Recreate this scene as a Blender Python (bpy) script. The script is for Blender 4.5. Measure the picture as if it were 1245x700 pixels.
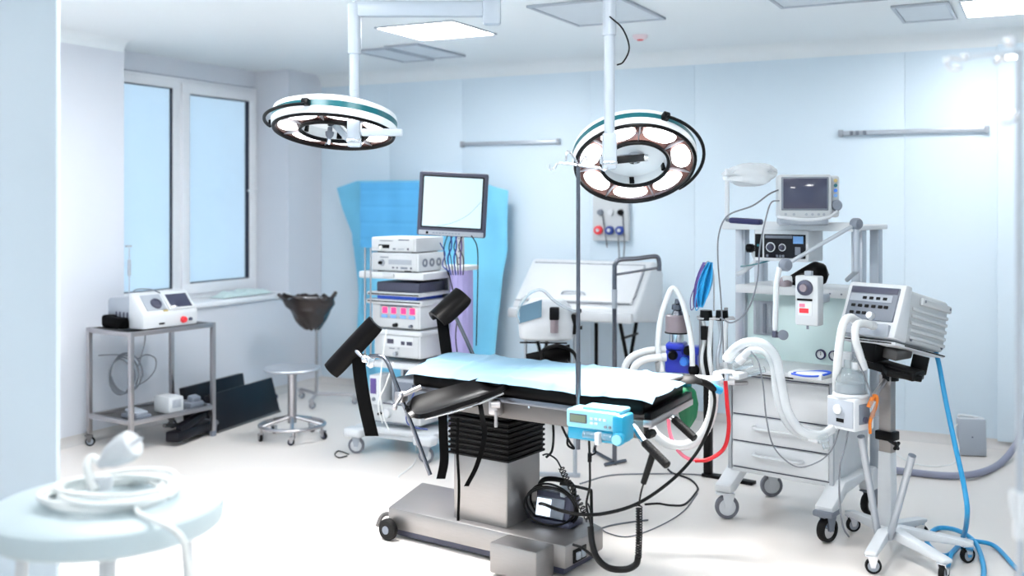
import bpy, bmesh, math, random
from mathutils import Vector, Matrix, noise
random.seed(7)
R = math.radians
for o in list(bpy.data.objects): bpy.data.objects.remove(o)
scene = bpy.context.scene
C = scene.collection
# ------------------------------------------------------------------ camera
THETA = R(27); FPX = 1277.0; EYE = 1.65; HOR = 245.0; CXP = 622.5
cam_d = bpy.data.cameras.new('camera'); cam = bpy.data.objects.new('camera', cam_d); C.objects.link(cam)
cam.location = (0, 0, EYE); cam.rotation_euler = (R(90), 0, THETA)
cam_d.sensor_width = 36; cam_d.lens = 36 * FPX / 1245; cam_d.shift_y = (HOR - 350) / 1245
cam_d.clip_start = 0.05; cam_d.clip_end = 60
cam_d.dof.use_dof = True; cam_d.dof.focus_distance = 5.0; cam_d.dof.aperture_fstop = 1.35
scene.camera = cam
# ------------------------------------------------------------------ world, exposure
world = bpy.data.worlds.new('world'); scene.world = world; world.use_nodes = True
world.node_tree.nodes['Background'].inputs[0].default_value = (0.75, 0.88, 1.0, 1)
world.node_tree.nodes['Background'].inputs[1].default_value = 0.6
vs = scene.view_settings
vs.view_transform = 'Standard'; vs.look = 'None'; vs.gamma = 1; vs.use_curve_mapping = False
vs.exposure = 0.74
PANEL_STRENGTH = 22.0; LAMP_POWER = 280.0; BLIND_STRENGTH = 0.55
# ------------------------------------------------------------------ helpers
def P(px, py, d):                       # point of the place seen at (px, py), d metres deep
    X = (px - CXP) / FPX * d
    return Vector((X * math.cos(THETA) - d * math.sin(THETA), X * math.sin(THETA) + d * math.cos(THETA), EYE + (HOR - py) / FPX * d))
def G(px, py, z=0.0):                   # the same at a known height
    return P(px, py, (EYE - z) * FPX / (py - HOR))
def lin(h):
    h = h.lstrip('#'); v = [int(h[i:i + 2], 16) / 255 for i in (0, 2, 4)]
    return tuple(c / 12.92 if c <= .04045 else ((c + .055) / 1.055) ** 2.4 for c in v)
MATS = {}
def mat(name, col, rough=.45, metal=0., var=.05, scale=9., bump=0., trans=0., alpha=1., emit=0., coat=0., spec=.5, ior=1.45, stretch=None, sss=0.):
    m = bpy.data.materials.new(name); m.use_nodes = True; MATS[name] = m
    nt = m.node_tree; n = nt.nodes; l = nt.links; b = n['Principled BSDF']
    c = lin(col)
    tc = n.new('ShaderNodeTexCoord'); tx = n.new('ShaderNodeTexNoise'); tx.inputs['Scale'].default_value = scale; tx.inputs['Detail'].default_value = 4
    src = tc.outputs['Object']
    if stretch:
        mp = n.new('ShaderNodeMapping'); mp.inputs['Scale'].default_value = stretch; l.new(src, mp.inputs[0]); src = mp.outputs[0]
    l.new(src, tx.inputs['Vector'])
    mx = n.new('ShaderNodeMix'); mx.data_type = 'RGBA'
    mx.inputs[6].default_value = (*[max(0, x * (1 - var)) for x in c], 1); mx.inputs[7].default_value = (*[min(1, x * (1 + var)) for x in c], 1)
    l.new(tx.outputs['Fac'], mx.inputs[0]); l.new(mx.outputs[2], b.inputs['Base Color'])
    mr = n.new('ShaderNodeMapRange'); mr.inputs[3].default_value = max(0, rough - .06); mr.inputs[4].default_value = min(1, rough + .06)
    l.new(tx.outputs['Fac'], mr.inputs[0]); l.new(mr.outputs[0], b.inputs['Roughness'])
    b.inputs['Metallic'].default_value = metal; b.inputs['IOR'].default_value = ior
    b.inputs['Transmission Weight'].default_value = trans; b.inputs['Alpha'].default_value = alpha
    b.inputs['Coat Weight'].default_value = coat; b.inputs['Specular IOR Level'].default_value = spec
    if sss: b.inputs['Subsurface Weight'].default_value = sss; b.inputs['Subsurface Radius'].default_value = (.02, .02, .02)
    if emit:
        l.new(mx.outputs[2], b.inputs['Emission Color']); b.inputs['Emission Strength'].default_value = emit
    if bump:
        bp = n.new('ShaderNodeBump'); bp.inputs['Strength'].default_value = bump; bp.inputs['Distance'].default_value = .01
        l.new(tx.outputs['Fac'], bp.inputs['Height']); l.new(bp.outputs[0], b.inputs['Normal'])
    return m
WM = {}
def wm(o): return WM.get(o.name, Matrix.Identity(4)) if o else Matrix.Identity(4)
def props(o, label=None, cat=None, group=None, kind=None):
    if label: o['label'] = label
    if cat: o['category'] = cat
    if group: o['group'] = group
    if kind: o['kind'] = kind
    return o
def thing(name, label, cat, loc=(0, 0, 0), rz=0., group=None):
    o = bpy.data.objects.new(name, None); C.objects.link(o); o.empty_display_size = .05
    o.location = loc; o.rotation_euler = (0, 0, R(rz))
    WM[o.name] = Matrix.Translation(Vector(loc)) @ Matrix.Rotation(R(rz), 4, 'Z')
    return props(o, label, cat, group)
def smooth_pts(pts, res=6, closed=False):
    pts = [Vector(p) for p in pts]; n = len(pts)
    if n < 3: return pts
    out = []
    for i in range(n if closed else n - 1):
        p1, p2 = pts[i], pts[(i + 1) % n]
        p0 = pts[i - 1] if (closed or i > 0) else p1 * 2 - p2
        p3 = pts[(i + 2) % n] if (closed or i < n - 2) else p2 * 2 - p1
        for k in range(res):
            t = k / res
            out.append(.5 * ((2 * p1) + (p2 - p0) * t + (2 * p0 - 5 * p1 + 4 * p2 - p3) * t * t + (3 * p1 - p0 - 3 * p2 + p3) * t ** 3))
    if not closed: out.append(pts[-1])
    return out
def axis_m(a, b):                      # matrix whose z runs from a to b
    a, b = Vector(a), Vector(b); z = (b - a).normalized()
    return Matrix.Translation(a) @ z.to_track_quat('Z', 'Y').to_matrix().to_4x4(), (b - a).length
class MB:
    def __init__(s): s.bm = bmesh.new(); s.M = Matrix.Identity(4)
    def _v(s, co): return s.bm.verts.new(s.M @ Vector(co))
    def box(s, c, d, bev=0., rot=None, seg=2, taper=None):
        t = bmesh.new(); bmesh.ops.create_cube(t, size=1)
        for v in t.verts:
            k = taper if (taper and v.co.z > 0) else (1, 1)
            v.co = Vector((v.co.x * d[0] * k[0], v.co.y * d[1] * k[1], v.co.z * d[2]))
        if bev: bmesh.ops.bevel(t, geom=t.edges[:], offset=min(bev, min(d) * .45), segments=seg, profile=.5, affect='EDGES')
        m = Matrix.Translation(Vector(c))
        if rot is not None: m = m @ (rot.to_4x4() if isinstance(rot, Matrix) else Matrix.Rotation(rot[2], 4, 'Z') @ Matrix.Rotation(rot[1], 4, 'Y') @ Matrix.Rotation(rot[0], 4, 'X'))
        return s.merge(t, m)
    def b(s, x0, x1, y0, y1, z0, z1, bev=.003, **k):
        return s.box(((x0 + x1) / 2, (y0 + y1) / 2, (z0 + z1) / 2), (abs(x1 - x0), abs(y1 - y0), abs(z1 - z0)), bev, **k)
    def merge(s, t, m=Matrix.Identity(4)):
        mp = {v: s.bm.verts.new(s.M @ m @ v.co) for v in t.verts}
        for f in t.faces:
            try: s.bm.faces.new([mp[v] for v in f.verts])
            except ValueError: pass
        t.free(); return s
    def cyl(s, a, b, r, r2=None, seg=16, bev=0.):
        r2 = r if r2 is None else r2; m, L = axis_m(a, b)
        pr = [(0, 0), (r, 0), (r2, L), (0, L)] if not bev else [(0, 0), (r - bev, 0), (r, bev), (r2, L - bev), (r2 - bev, L), (0, L)]
        return s.lathe(pr, m, seg)
    def lathe(s, pr, m=Matrix.Identity(4), seg=24, closed=False):
        if isinstance(m, (tuple, Vector)): m = Matrix.Translation(Vector(m))
        rings = []
        for (r, z) in pr:
            if r < 1e-6: rings.append([s._v(m @ Vector((0, 0, z)))])
            else: rings.append([s._v(m @ Vector((r * math.cos(2 * math.pi * k / seg), r * math.sin(2 * math.pi * k / seg), z))) for k in range(seg)])
        prs = list(zip(rings, rings[1:])) + ([(rings[-1], rings[0])] if closed else [])
        for A, B in prs:
            for k in range(seg):
                q = (k + 1) % seg
                if len(A) == 1 and len(B) == 1: break
                f = [A[0], B[k], B[q]] if len(A) == 1 else ([A[k], B[0], A[q]] if len(B) == 1 else [A[k], B[k], B[q], A[q]])
                try: s.bm.faces.new(f)
                except ValueError: pass
        return s
    def tube(s, pts, r, seg=8, res=6, closed=False, smooth=True, flat=1.):
        pts = smooth_pts(pts, res, closed) if smooth else [Vector(p) for p in pts]
        n = len(pts); rings = []; up = None
        for i, p in enumerate(pts):
            a = pts[i - 1] if (closed or i > 0) else p; b = pts[(i + 1) % n] if (closed or i < n - 1) else p
            t = (b - a).normalized() if (b - a).length > 1e-9 else Vector((0, 0, 1))
            if up is None: up = Vector((0, 0, 1)) if abs(t.z) < .9 else Vector((1, 0, 0))
            x = up.cross(t)
            if x.length < 1e-6: x = Vector((1, 0, 0)).cross(t)
            x.normalize(); y = t.cross(x).normalized(); up = y
            rr = r(i / max(1, n - 1)) if callable(r) else r
            rings.append([s._v(p + x * rr * math.cos(2 * math.pi * k / seg) + y * rr * flat * math.sin(2 * math.pi * k / seg)) for k in range(seg)])
        m = n if closed else n - 1
        for i in range(m):
            A, B = rings[i], rings[(i + 1) % n]
            for k in range(seg):
                try: s.bm.faces.new([A[k], A[(k + 1) % seg], B[(k + 1) % seg], B[k]])
                except ValueError: pass
        if not closed:
            for q in (rings[0][::-1], rings[-1]):
                try: s.bm.faces.new(q)
                except ValueError: pass
        return s
    def corr(s, pts, r, pitch=.02, amp=.12, seg=12):      # corrugated breathing hose
        sp = smooth_pts(pts, 10); L = sum((b - a).length for a, b in zip(sp, sp[1:])); n = max(8, int(L / pitch * 2))
        cum = [0]
        for a, b in zip(sp, sp[1:]): cum.append(cum[-1] + (b - a).length)
        out = []; j = 0
        for i in range(n + 1):
            t = L * i / n
            while j < len(sp) - 2 and cum[j + 1] < t: j += 1
            u = (t - cum[j]) / max(1e-9, cum[j + 1] - cum[j]); out.append(sp[j].lerp(sp[j + 1], u))
        k = [0]
        def rr(u): return r * (1 + (amp if round(u * n) % 2 else -amp))
        return s.tube(out, rr, seg, smooth=False)
    def prism(s, poly, z0, z1, m=Matrix.Identity(4), bev=0.):
        t = bmesh.new(); vs_ = [t.verts.new((x, y, z0)) for x, y in poly]; f = t.faces.new(vs_)
        e = bmesh.ops.extrude_face_region(t, geom=[f])
        for v in e['geom']:
            if isinstance(v, bmesh.types.BMVert): v.co.z = z1
        bmesh.ops.recalc_face_normals(t, faces=t.faces[:])
        if bev: bmesh.ops.bevel(t, geom=t.edges[:], offset=bev, segments=2, profile=.5, affect='EDGES')
        return s.merge(t, m)
    def ball(s, c, r, seg=14, sc=(1, 1, 1)):
        pr = [(r * math.sin(math.pi * i / 8), -r * math.cos(math.pi * i / 8)) for i in range(9)]; pr[0] = (0, -r); pr[-1] = (0, r)
        return s.lathe(pr, Matrix.Translation(Vector(c)) @ Matrix.Diagonal((*sc, 1)), seg)
    def sheet(s, f, nu, nv, th=.004):
        g = [[Vector(f(i / nu, j / nv)) for j in range(nv + 1)] for i in range(nu + 1)]
        def nrm(i, j):
            a = g[min(nu, i + 1)][j] - g[max(0, i - 1)][j]; b = g[i][min(nv, j + 1)] - g[i][max(0, j - 1)]
            c = a.cross(b); return c.normalized() if c.length > 1e-12 else Vector((0, 0, 1))
        A = [[s._v(g[i][j]) for j in range(nv + 1)] for i in range(nu + 1)]
        B = [[s._v(g[i][j] - nrm(i, j) * th) for j in range(nv + 1)] for i in range(nu + 1)]
        for i in range(nu):
            for j in range(nv):
                s.bm.faces.new([A[i][j], A[i + 1][j], A[i + 1][j + 1], A[i][j + 1]]); s.bm.faces.new([B[i][j], B[i][j + 1], B[i + 1][j + 1], B[i + 1][j]])
        for i in range(nu):
            s.bm.faces.new([A[i][0], B[i][0], B[i + 1][0], A[i + 1][0]]); s.bm.faces.new([A[i][nv], A[i + 1][nv], B[i + 1][nv], B[i][nv]])
        for j in range(nv):
            s.bm.faces.new([A[0][j], A[0][j + 1], B[0][j + 1], B[0][j]]); s.bm.faces.new([A[nu][j], B[nu][j], B[nu][j + 1], A[nu][j + 1]])
        return s
    def build(s, name, m, parent=None, world=False, origin=None, label=None, cat=None, group=None, kind=None, sharp=38):
        me = bpy.data.meshes.new(name)
        bmesh.ops.recalc_face_normals(s.bm, faces=s.bm.faces[:])
        for f in s.bm.faces: f.smooth = True
        if origin is not None: bmesh.ops.translate(s.bm, verts=s.bm.verts[:], vec=-Vector(origin))
        if parent is not None and world: s.bm.transform(wm(parent).inverted())
        s.bm.to_mesh(me); s.bm.free()
        me.set_sharp_from_angle(angle=R(sharp))
        me.materials.append(MATS[m] if isinstance(m, str) else m)
        o = bpy.data.objects.new(name, me); C.objects.link(o)
        if parent is not None: o.parent = parent; WM[o.name] = wm(parent)
        if origin is not None: o.location = origin
        return props(o, label, cat, group, kind)
def copy_tree(o, parent=None):
    c = o.copy(); C.objects.link(c); c.parent = parent
    for ch in list(o.children): copy_tree(ch, c)
    return c
def caster(root, pos, r, body='chrome', tyre='rubber', hub='plastic_white', rz=0., name='caster', h=None, w=.02):
    """swivel caster under height h: fork with stem > tyre, hub"""
    x, y = pos[:2]; h = h or r * 2.6; m = Matrix.Translation((x, y, 0)) @ Matrix.Rotation(R(rz), 4, 'Z')
    k = MB(); k.M = m
    k.cyl((-.012, 0, 2 * r + .008), (-.012, 0, h), .009, seg=10)
    k.box((-.004, 0, 2 * r + .008), (r * 1.5, w + .016, .008), .003)
    for s in (-1, 1): k.prism([(-.02, 2 * r + .005), (r * .7, 2 * r + .005), (r * .35, r - .006), (-.006, r - .006)], -.0025, .0025, Matrix.Translation((0, s * (w / 2 + .005), 0)) @ Matrix.Rotation(R(90), 4, 'X'))
    f = k.build(name, body, root)
    k = MB(); k.M = m
    mm = Matrix.Translation((.006, 0, r)) @ Matrix.Rotation(R(90), 4, 'X')
    k.lathe([(r * .72, -w / 2), (r * .93, -w / 2), (r, -w / 4), (r, w / 4), (r * .93, w / 2), (r * .72, w / 2)], mm, 22, closed=True); k.build('tyre', tyre, f)
    k = MB(); k.M = m
    k.lathe([(0, -w * .42), (r * .3, -w * .5), (r * .72, -w * .36), (r * .72, w * .36), (r * .3, w * .5), (0, w * .42)], mm, 20); k.build('hub', hub, f)
    return f
# ------------------------------------------------------------------ materials
mat('wall_paint', '#d8e7f2', .5, var=.02, scale=1.5, bump=.01)
mat('wall_left_paint', '#d9dde5', .5, var=.02, scale=1.5, bump=.01)
mat('ceiling_paint', '#eaf0f3', .55, var=.02, scale=1.2)
mat('floor_vinyl', '#ded8d3', .34, var=.035, scale=2.2, coat=.15)
mat('cove', '#c9c6c4', .45, var=.04, scale=5)
mat('plastic_white', '#d0d4d8', .38, var=.03)
mat('plastic_offwhite', '#c3c7ca', .4, var=.03)
mat('plastic_grey', '#a2a9b3', .42, var=.05)
mat('plastic_midgrey', '#757c88', .42, var=.05)
mat('plastic_darkgrey', '#45475a', .4, var=.06)
mat('plastic_black', '#060608', .4, var=.1, spec=.2)
mat('pvc_frame', '#eef0f4', .3, var=.02)
mat('steel', '#b5b2b4', .34, 1., var=.06, scale=30, stretch=(1, 1, 12))
mat('steel_brushed', '#9a9796', .42, .9, var=.07, scale=22, stretch=(1, 1, 10))
mat('steel_dull', '#6f6c6b', .48, .85, var=.08, scale=14)
mat('chrome', '#d8dade', .14, 1., var=.03)
mat('chrome_grey', '#6d7078', .25, 1., var=.05)
mat('alu', '#b4bac2', .38, .6, var=.04, scale=20)
mat('rubber', '#0b0a0b', .6, var=.1, spec=.3)
mat('rubber_grey', '#6d6f78', .55, var=.08)
mat('vinyl_black', '#050405', .3, var=.2, scale=6, bump=.05, spec=.12)
mat('strap_black', '#040405', .65, spec=.08, var=.15, scale=30, bump=.1)
mat('bellows', '#060506', .38, spec=.15, var=.2, scale=12, bump=.08)
mat('cable_black', '#060607', .45, var=.1, spec=.3)
mat('cable_grey', '#70747c', .45, var=.08)
mat('cable_white', '#e9eceb', .5, var=.05)
mat('cable_blue', '#1d3a8c', .4, var=.08)
mat('hose_red', '#d31f2b', .35, var=.06)
mat('hose_blue', '#2f9bd2', .35, var=.05)
mat('hose_pink', '#f07a92', .4, var=.05)
mat('hose_grey', '#8d90a4', .5, var=.06)
mat('drape_blue', '#628398', .75, var=.05, scale=14, bump=.06)
mat('sheet_blue', '#7acbf2', .55, var=.22, scale=2.2, bump=.05, trans=.0)
mat('sheet_dark', '#5aaee2', .7, var=.1, scale=5, bump=.05)
mat('teal', '#0a5f68', .3, var=.05)
mat('lamp_white', '#a9b3be', .3, var=.02)
mat('lamp_head_white', '#e6ebee', .35, var=.02)
mat('lamp_reflector', '#8a6a66', .16, .9, var=.2, scale=7)
mat('lamp_reflector_lit', '#ffffff', .2, emit=3.2, var=0)
mat('panel_lit', '#ffffff', .5, emit=PANEL_STRENGTH, var=0)
mat('vent_grey', '#d3dbe2', .5, var=.04)
mat('screen_dark', '#3a3c52', .12, var=.04, scale=3, coat=.5)
mat('screen_lit', '#b3cad3', .3, emit=.33, var=.03, scale=2)
mat('lcd', '#6f7a68', .25, var=.05)
mat('lcd_white', '#dfe9f5', .2, emit=.8, var=.02)
mat('red', '#e0313c', .35, var=.05)
mat('led_red', '#ff2f6a', .3, emit=.8, var=.02)
mat('blue_paint', '#2436b6', .32, var=.08, scale=14)
mat('blue_light', '#3f7fe0', .3, var=.06)
mat('lilac', '#a9a1d2', .5, var=.12, scale=5)
mat('purple', '#5e4c8c', .4, var=.08)
mat('navy', '#1d1b4e', .35, var=.1)
mat('green_bag', '#0e6a45', .45, var=.15, scale=8, bump=.05)
mat('mint', '#cfe3e2', .4, var=.03)
mat('pump_cyan', '#1f93b8', .3, var=.06)
mat('pump_pale', '#8fcfde', .35, var=.04)
mat('orange', '#d2731e', .4, var=.08)
mat('absorber', '#8b7f86', .35, var=.1, coat=.3)
mat('clear_plastic', '#eef5f8', .12, var=.02, trans=.85, ior=1.3)
mat('clear_bag', '#eef2f5', .2, var=.03, alpha=.5)
mat('waste_bag', '#3b3433', .25, var=.3, scale=16, bump=.25)
mat('hose_white', '#d9dcde', .4, var=.03)
mat('hose_clear', '#cdd3d7', .25, var=.03, alpha=.55)
mat('table_white', '#bccbd0', .4, var=.03)
mat('gauge_face', '#f2f4f6', .3, var=.02)
mat('dark_panel', '#0f0f17', .4, var=.15, spec=.3)
mat('card_blue', '#2b55c8', .4, var=.06)
mat('button_blue', '#7fb0e6', .4, var=.05)
mat('gold', '#bda86a', .4, var=.08)
mat('glass_pane', '#dcebf5', .08, var=.02, trans=.9, ior=1.2)
mat('blind', '#d2dee7', .7, var=.03, scale=4, emit=BLIND_STRENGTH)
mat('dark_seal', '#23283a', .5, var=.1)
mat('grille', '#5b5f66', .5, var=.1)
mat('smoke_pink', '#e9d6da', .5, var=.05)
# ================================================================== the room
XL, XR, YB, YF, ZC = -5.9, 2.2, 7.75, -2.2, 2.80
NY0, NY1, NX = 5.45, 7.28, -6.25                     # window niche in the left wall
k = MB(); k.b(XL - .5, XR + .2, YF - .2, YB + .2, -.12, 0, 0); floor = k.build('floor', 'floor_vinyl', kind='structure', label='pale glossy vinyl floor of the operating room')
k = MB(); k.b(XL - .5, XR + .2, YF - .2, YB + .2, ZC, ZC + .12, 0); ceiling = k.build('ceiling', 'ceiling_paint', kind='structure', label='pale painted ceiling')
k = MB(); k.b(XL - .5, XR + .2, YB + .014, YB + .18, 0, ZC, 0); wb = k.build('wall_back', 'wall_paint', kind='structure', label='pale blue panelled back wall')
js = [XL, -5.164, -4.43, -3.25, -2.39, -.883, -.296, .9, XR]
for a, b in zip(js, js[1:]):
    k = MB(); k.b(a + .0006, b - .0006, YB, YB + .0135, .002, ZC - .002, .0012); k.build('wall_panel', 'wall_paint', wb)
k = MB()
k.b(XL - .18, XL, YF, NY0, 0, ZC, 0); k.b(XL - .18, XL, NY1, YB, 0, ZC, 0)
k.b(XL - .5, XL, NY0, NY1, 0, .82, 0)
k.b(NX - .25, XL - .18, NY0 - .2, NY0, 0, ZC, 0); k.b(NX - .25, XL - .18, NY1, NY1 + .2, 0, ZC, 0)
k.b(NX - .12, NX - .02, NY0, NY1, 2.66, ZC, 0)
k.build('wall_left', 'wall_left_paint', kind='structure', label='white left wall with the window niche')
k = MB(); k.b(XL - .5, XR + .2, YF - .18, YF, 0, ZC, 0); k.build('wall_front', 'wall_paint', kind='structure')
k = MB(); k.b(XR, XR + .18, YF, YB, 0, ZC, 0); k.build('wall_right', 'wall_paint', kind='structure')
k = MB(); k.b(XL, -2.86, 2.36, 2.378, 0, ZC, .004); k.build('wall_partition', 'wall_paint', kind='structure', label='end of a pale partition wall in the left foreground')
k = MB(); k.b(-.296, .9, YB - .03, YB, .05, ZC - .1, .004); k.build('trim_1', 'wall_paint', kind='structure', label='shallow wall pilaster at the right edge')
# coved skirting and ceiling cove: concave quarter rounds
def cove(r, flip):
    pts = [(0, 0)] + [(r - r * math.sin(a * math.pi / 12) if False else r * (1 - math.sin(a * math.pi / 12)), r * (1 - math.cos(a * math.pi / 12))) for a in range(7)]
    return [(x, -y if flip else y) for x, y in pts]
def cove_run(name, x0, x1, y, z, r, flip, m, along='x'):
    k = MB()
    if along == 'x': mm = Matrix(((0, 0, 1, 0), (-1, 0, 0, y), (0, 1, 0, z), (0, 0, 0, 1)))
    else: mm = Matrix(((1, 0, 0, y), (0, 0, 1, 0), (0, 1, 0, z), (0, 0, 0, 1)))
    k.prism(cove(r, flip), x0, x1, mm); return k.build(name, m, kind='structure')
cove_run('baseboard_back', XL, XR, YB, 0, .06, False, 'cove')
cove_run('baseboard_left', YF, YB, XL, 0, .06, False, 'cove', 'y')
cove_run('trim_2', XL, XR, YB, ZC, .11, True, 'ceiling_paint')
cove_run('trim_3', YF, NY0, XL, ZC, .08, True, 'ceiling_paint', 'y')
# window: frame, two sashes, glass, blinds behind the glass, sill
win = thing('window_1', 'tall white two-sash window with pale blue blinds in the niche', None, (NX, (NY0 + NY1) / 2, .86)); win['kind'] = 'structure'
wh, hw, mid = 1.79, (NY1 - NY0) / 2, -.03
def ring(k, y0, y1, z0, z1, w, x0, x1, bev=.004):
    k.b(x0, x1, y0, y1, z0, z0 + w, bev); k.b(x0, x1, y0, y1, z1 - w, z1, bev); k.b(x0, x1, y0, y0 + w, z0 + w, z1 - w, bev); k.b(x0, x1, y1 - w, y1, z0 + w, z1 - w, bev)
k = MB(); ring(k, -hw, hw, 0, wh, .05, -.07, 0); k.b(-.07, 0, mid - .035, mid + .035, .05, wh - .05, .004); k.build('window_frame', 'pvc_frame', win)
for (a, b, w, xx) in ((-hw + .04, mid - .01, .055, .006), (mid + .02, hw - .035, .085, .022)):
    k = MB(); ring(k, a, b, .035, wh - .035, w, -.05, xx); sa = k.build('sash', 'pvc_frame', win)
    k = MB(); ring(k, a + w - .002, b - w + .002, .035 + w - .002, wh - .035 - w + .002, .009, -.03, xx - .008, .001); k.build('seal', 'dark_seal', sa)
    k = MB(); k.b(-.022, -.016, a + w, b - w, .035 + w, wh - .035 - w, 0); k.build('pane', 'glass_pane', sa)
    k = MB(); k.b(-.04, -.036, a + w, b - w, .035 + w, wh - .035 - w, 0); k.build('blind', 'blind', sa)
k = MB(); k.b(.022, .034, hw - .09, hw - .06, .80, .93, .004); k.tube([(.03, hw - .075, .90), (.06, hw - .075, .90), (.066, hw - .09, .90), (.066, hw - .19, .885)], .009, 8, 4); k.build('handle', 'pvc_frame', win)
k = MB(); k.b(NX - .01, XL + .03, NY0 + .002, NY1 - .002, .82, .858, .008); k.build('window_sill', 'pvc_frame', kind='structure')
# ceiling lights and vents (a 0.6 m grid), plus added unseen fill panels
def ceil_light(x, y, label, sx=.6, sy=.6):
    t = thing('ceiling_light', label, 'light', (x, y, ZC), group='ceiling light panels')
    k = MB(); m = .012
    k.b(-sx / 2, sx / 2, -sy / 2, -sy / 2 + m, -.012, .0, .002); k.b(-sx / 2, sx / 2, sy / 2 - m, sy / 2, -.012, .0, .002)
    k.b(-sx / 2, -sx / 2 + m, -sy / 2 + m, sy / 2 - m, -.012, 0, .002); k.b(sx / 2 - m, sx / 2, -sy / 2 + m, sy / 2 - m, -.012, 0, .002); k.build('frame', 'alu', t)
    k = MB(); k.b(-sx / 2 + m, sx / 2 - m, -sy / 2 + m, sy / 2 - m, -.008, -.001, 0); k.build('diffuser', 'panel_lit', t)
ceil_light(-3.65, 6.05, 'lit square ceiling panel above the left surgical lamp arm')
ceil_light(-.27, 6.8, 'lit narrow ceiling panel at the top right edge', .36, .6)
for (x, y, s) in ((-4.4, .6, 'over the near left corner of the room'), (-1.2, 3.4, 'over the floor before the operating table'), (-2.9, 2.9, 'beyond the partition'), (1.0, 1.0, 'over the doorway side'), (-.2, -1.2, 'over the near end of the room'), (-4.4, 3.9, 'over the window side')):
    ceil_light(x, y, 'added unseen fill light panel ' + s)  # unseen panels added to fill the room with light
def vent(x, y, sx, sy, label, slats=True, name='ceiling_vent'):
    t = thing(name, label, 'vent', (x, y, ZC))
    k = MB(); m = .022
    k.b(-sx / 2, sx / 2, -sy / 2, -sy / 2 + m, -.016, 0, .003); k.b(-sx / 2, sx / 2, sy / 2 - m, sy / 2, -.016, 0, .003)
    k.b(-sx / 2, -sx / 2 + m, -sy / 2 + m, sy / 2 - m, -.016, 0, .003); k.b(sx / 2 - m, sx / 2, -sy / 2 + m, sy / 2 - m, -.016, 0, .003); k.build('frame', 'alu', t)
    k = MB(); k.b(-sx / 2 + m, sx / 2 - m, -sy / 2 + m, sy / 2 - m, -.008, -.001, 0); k.build('face', 'vent_grey', t)
vent(-4.545, 6.9, .3, .7, 'left of the two narrow grey ceiling vents by the lit panel')
vent(-4.215, 6.83, .3, .7, 'right of the two narrow grey ceiling vents by the lit panel')
vent(-2.42, 5.9, .6, .76, 'large grey ceiling vent above the right surgical lamp')
vent(-1.1, 5.94, .6, .6, 'flat grey ceiling vent cut by the top edge, above the patient monitor')
vent(-.66, 6.8, .32, .6, 'flat grey ceiling vent left of the right lit panel')
t = thing('smoke_detector', 'small pinkish round smoke detector on the ceiling', 'detector', (-2.51, 6.88, ZC))
k = MB(); k.lathe([(0, -.03), (.035, -.03), (.05, -.018), (.055, 0), (0, 0)]); k.build('housing', 'smoke_pink', t)
k = MB(); k.lathe([(0, -.038), (.02, -.036), (.024, -.03), (0, -.03)]); k.build('sensor_cap', 'red', t)
# wall rails
def wall_rail(x0, x1, label):
    t = thing('wall_rail', label, 'rail', ((x0 + x1) / 2, YB, 2.135), group='equipment rails on the back wall'); L = (x1 - x0) / 2
    k = MB(); k.b(-L, L, -.03, -.02, -.016, .016, .003); k.build('bar', 'alu', t)
    for s in (-1, 1):
        k = MB(); k.b(s * L - .015, s * L + .015, -.036, 0, -.024, .024, .004); k.build('end_bracket', 'plastic_grey', t)
    for x in (-L * .33, L * .33):
        k = MB(); k.cyl((x, -.02, 0), (x, 0, 0), .012); k.build('stand_off', 'plastic_grey', t)
    return t
wall_rail(-4.41, -3.52, 'short steel equipment rail on the back wall above the endoscopy monitor')
wr = wall_rail(-1.31, -.36, 'long steel equipment rail on the right of the back wall')
for x in (-.40, -.36, -.31):
    k = MB(); k.box((x, -.034, 0), (.022, .02, .03), .004); k.build('clip', 'plastic_midgrey', wr)
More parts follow.
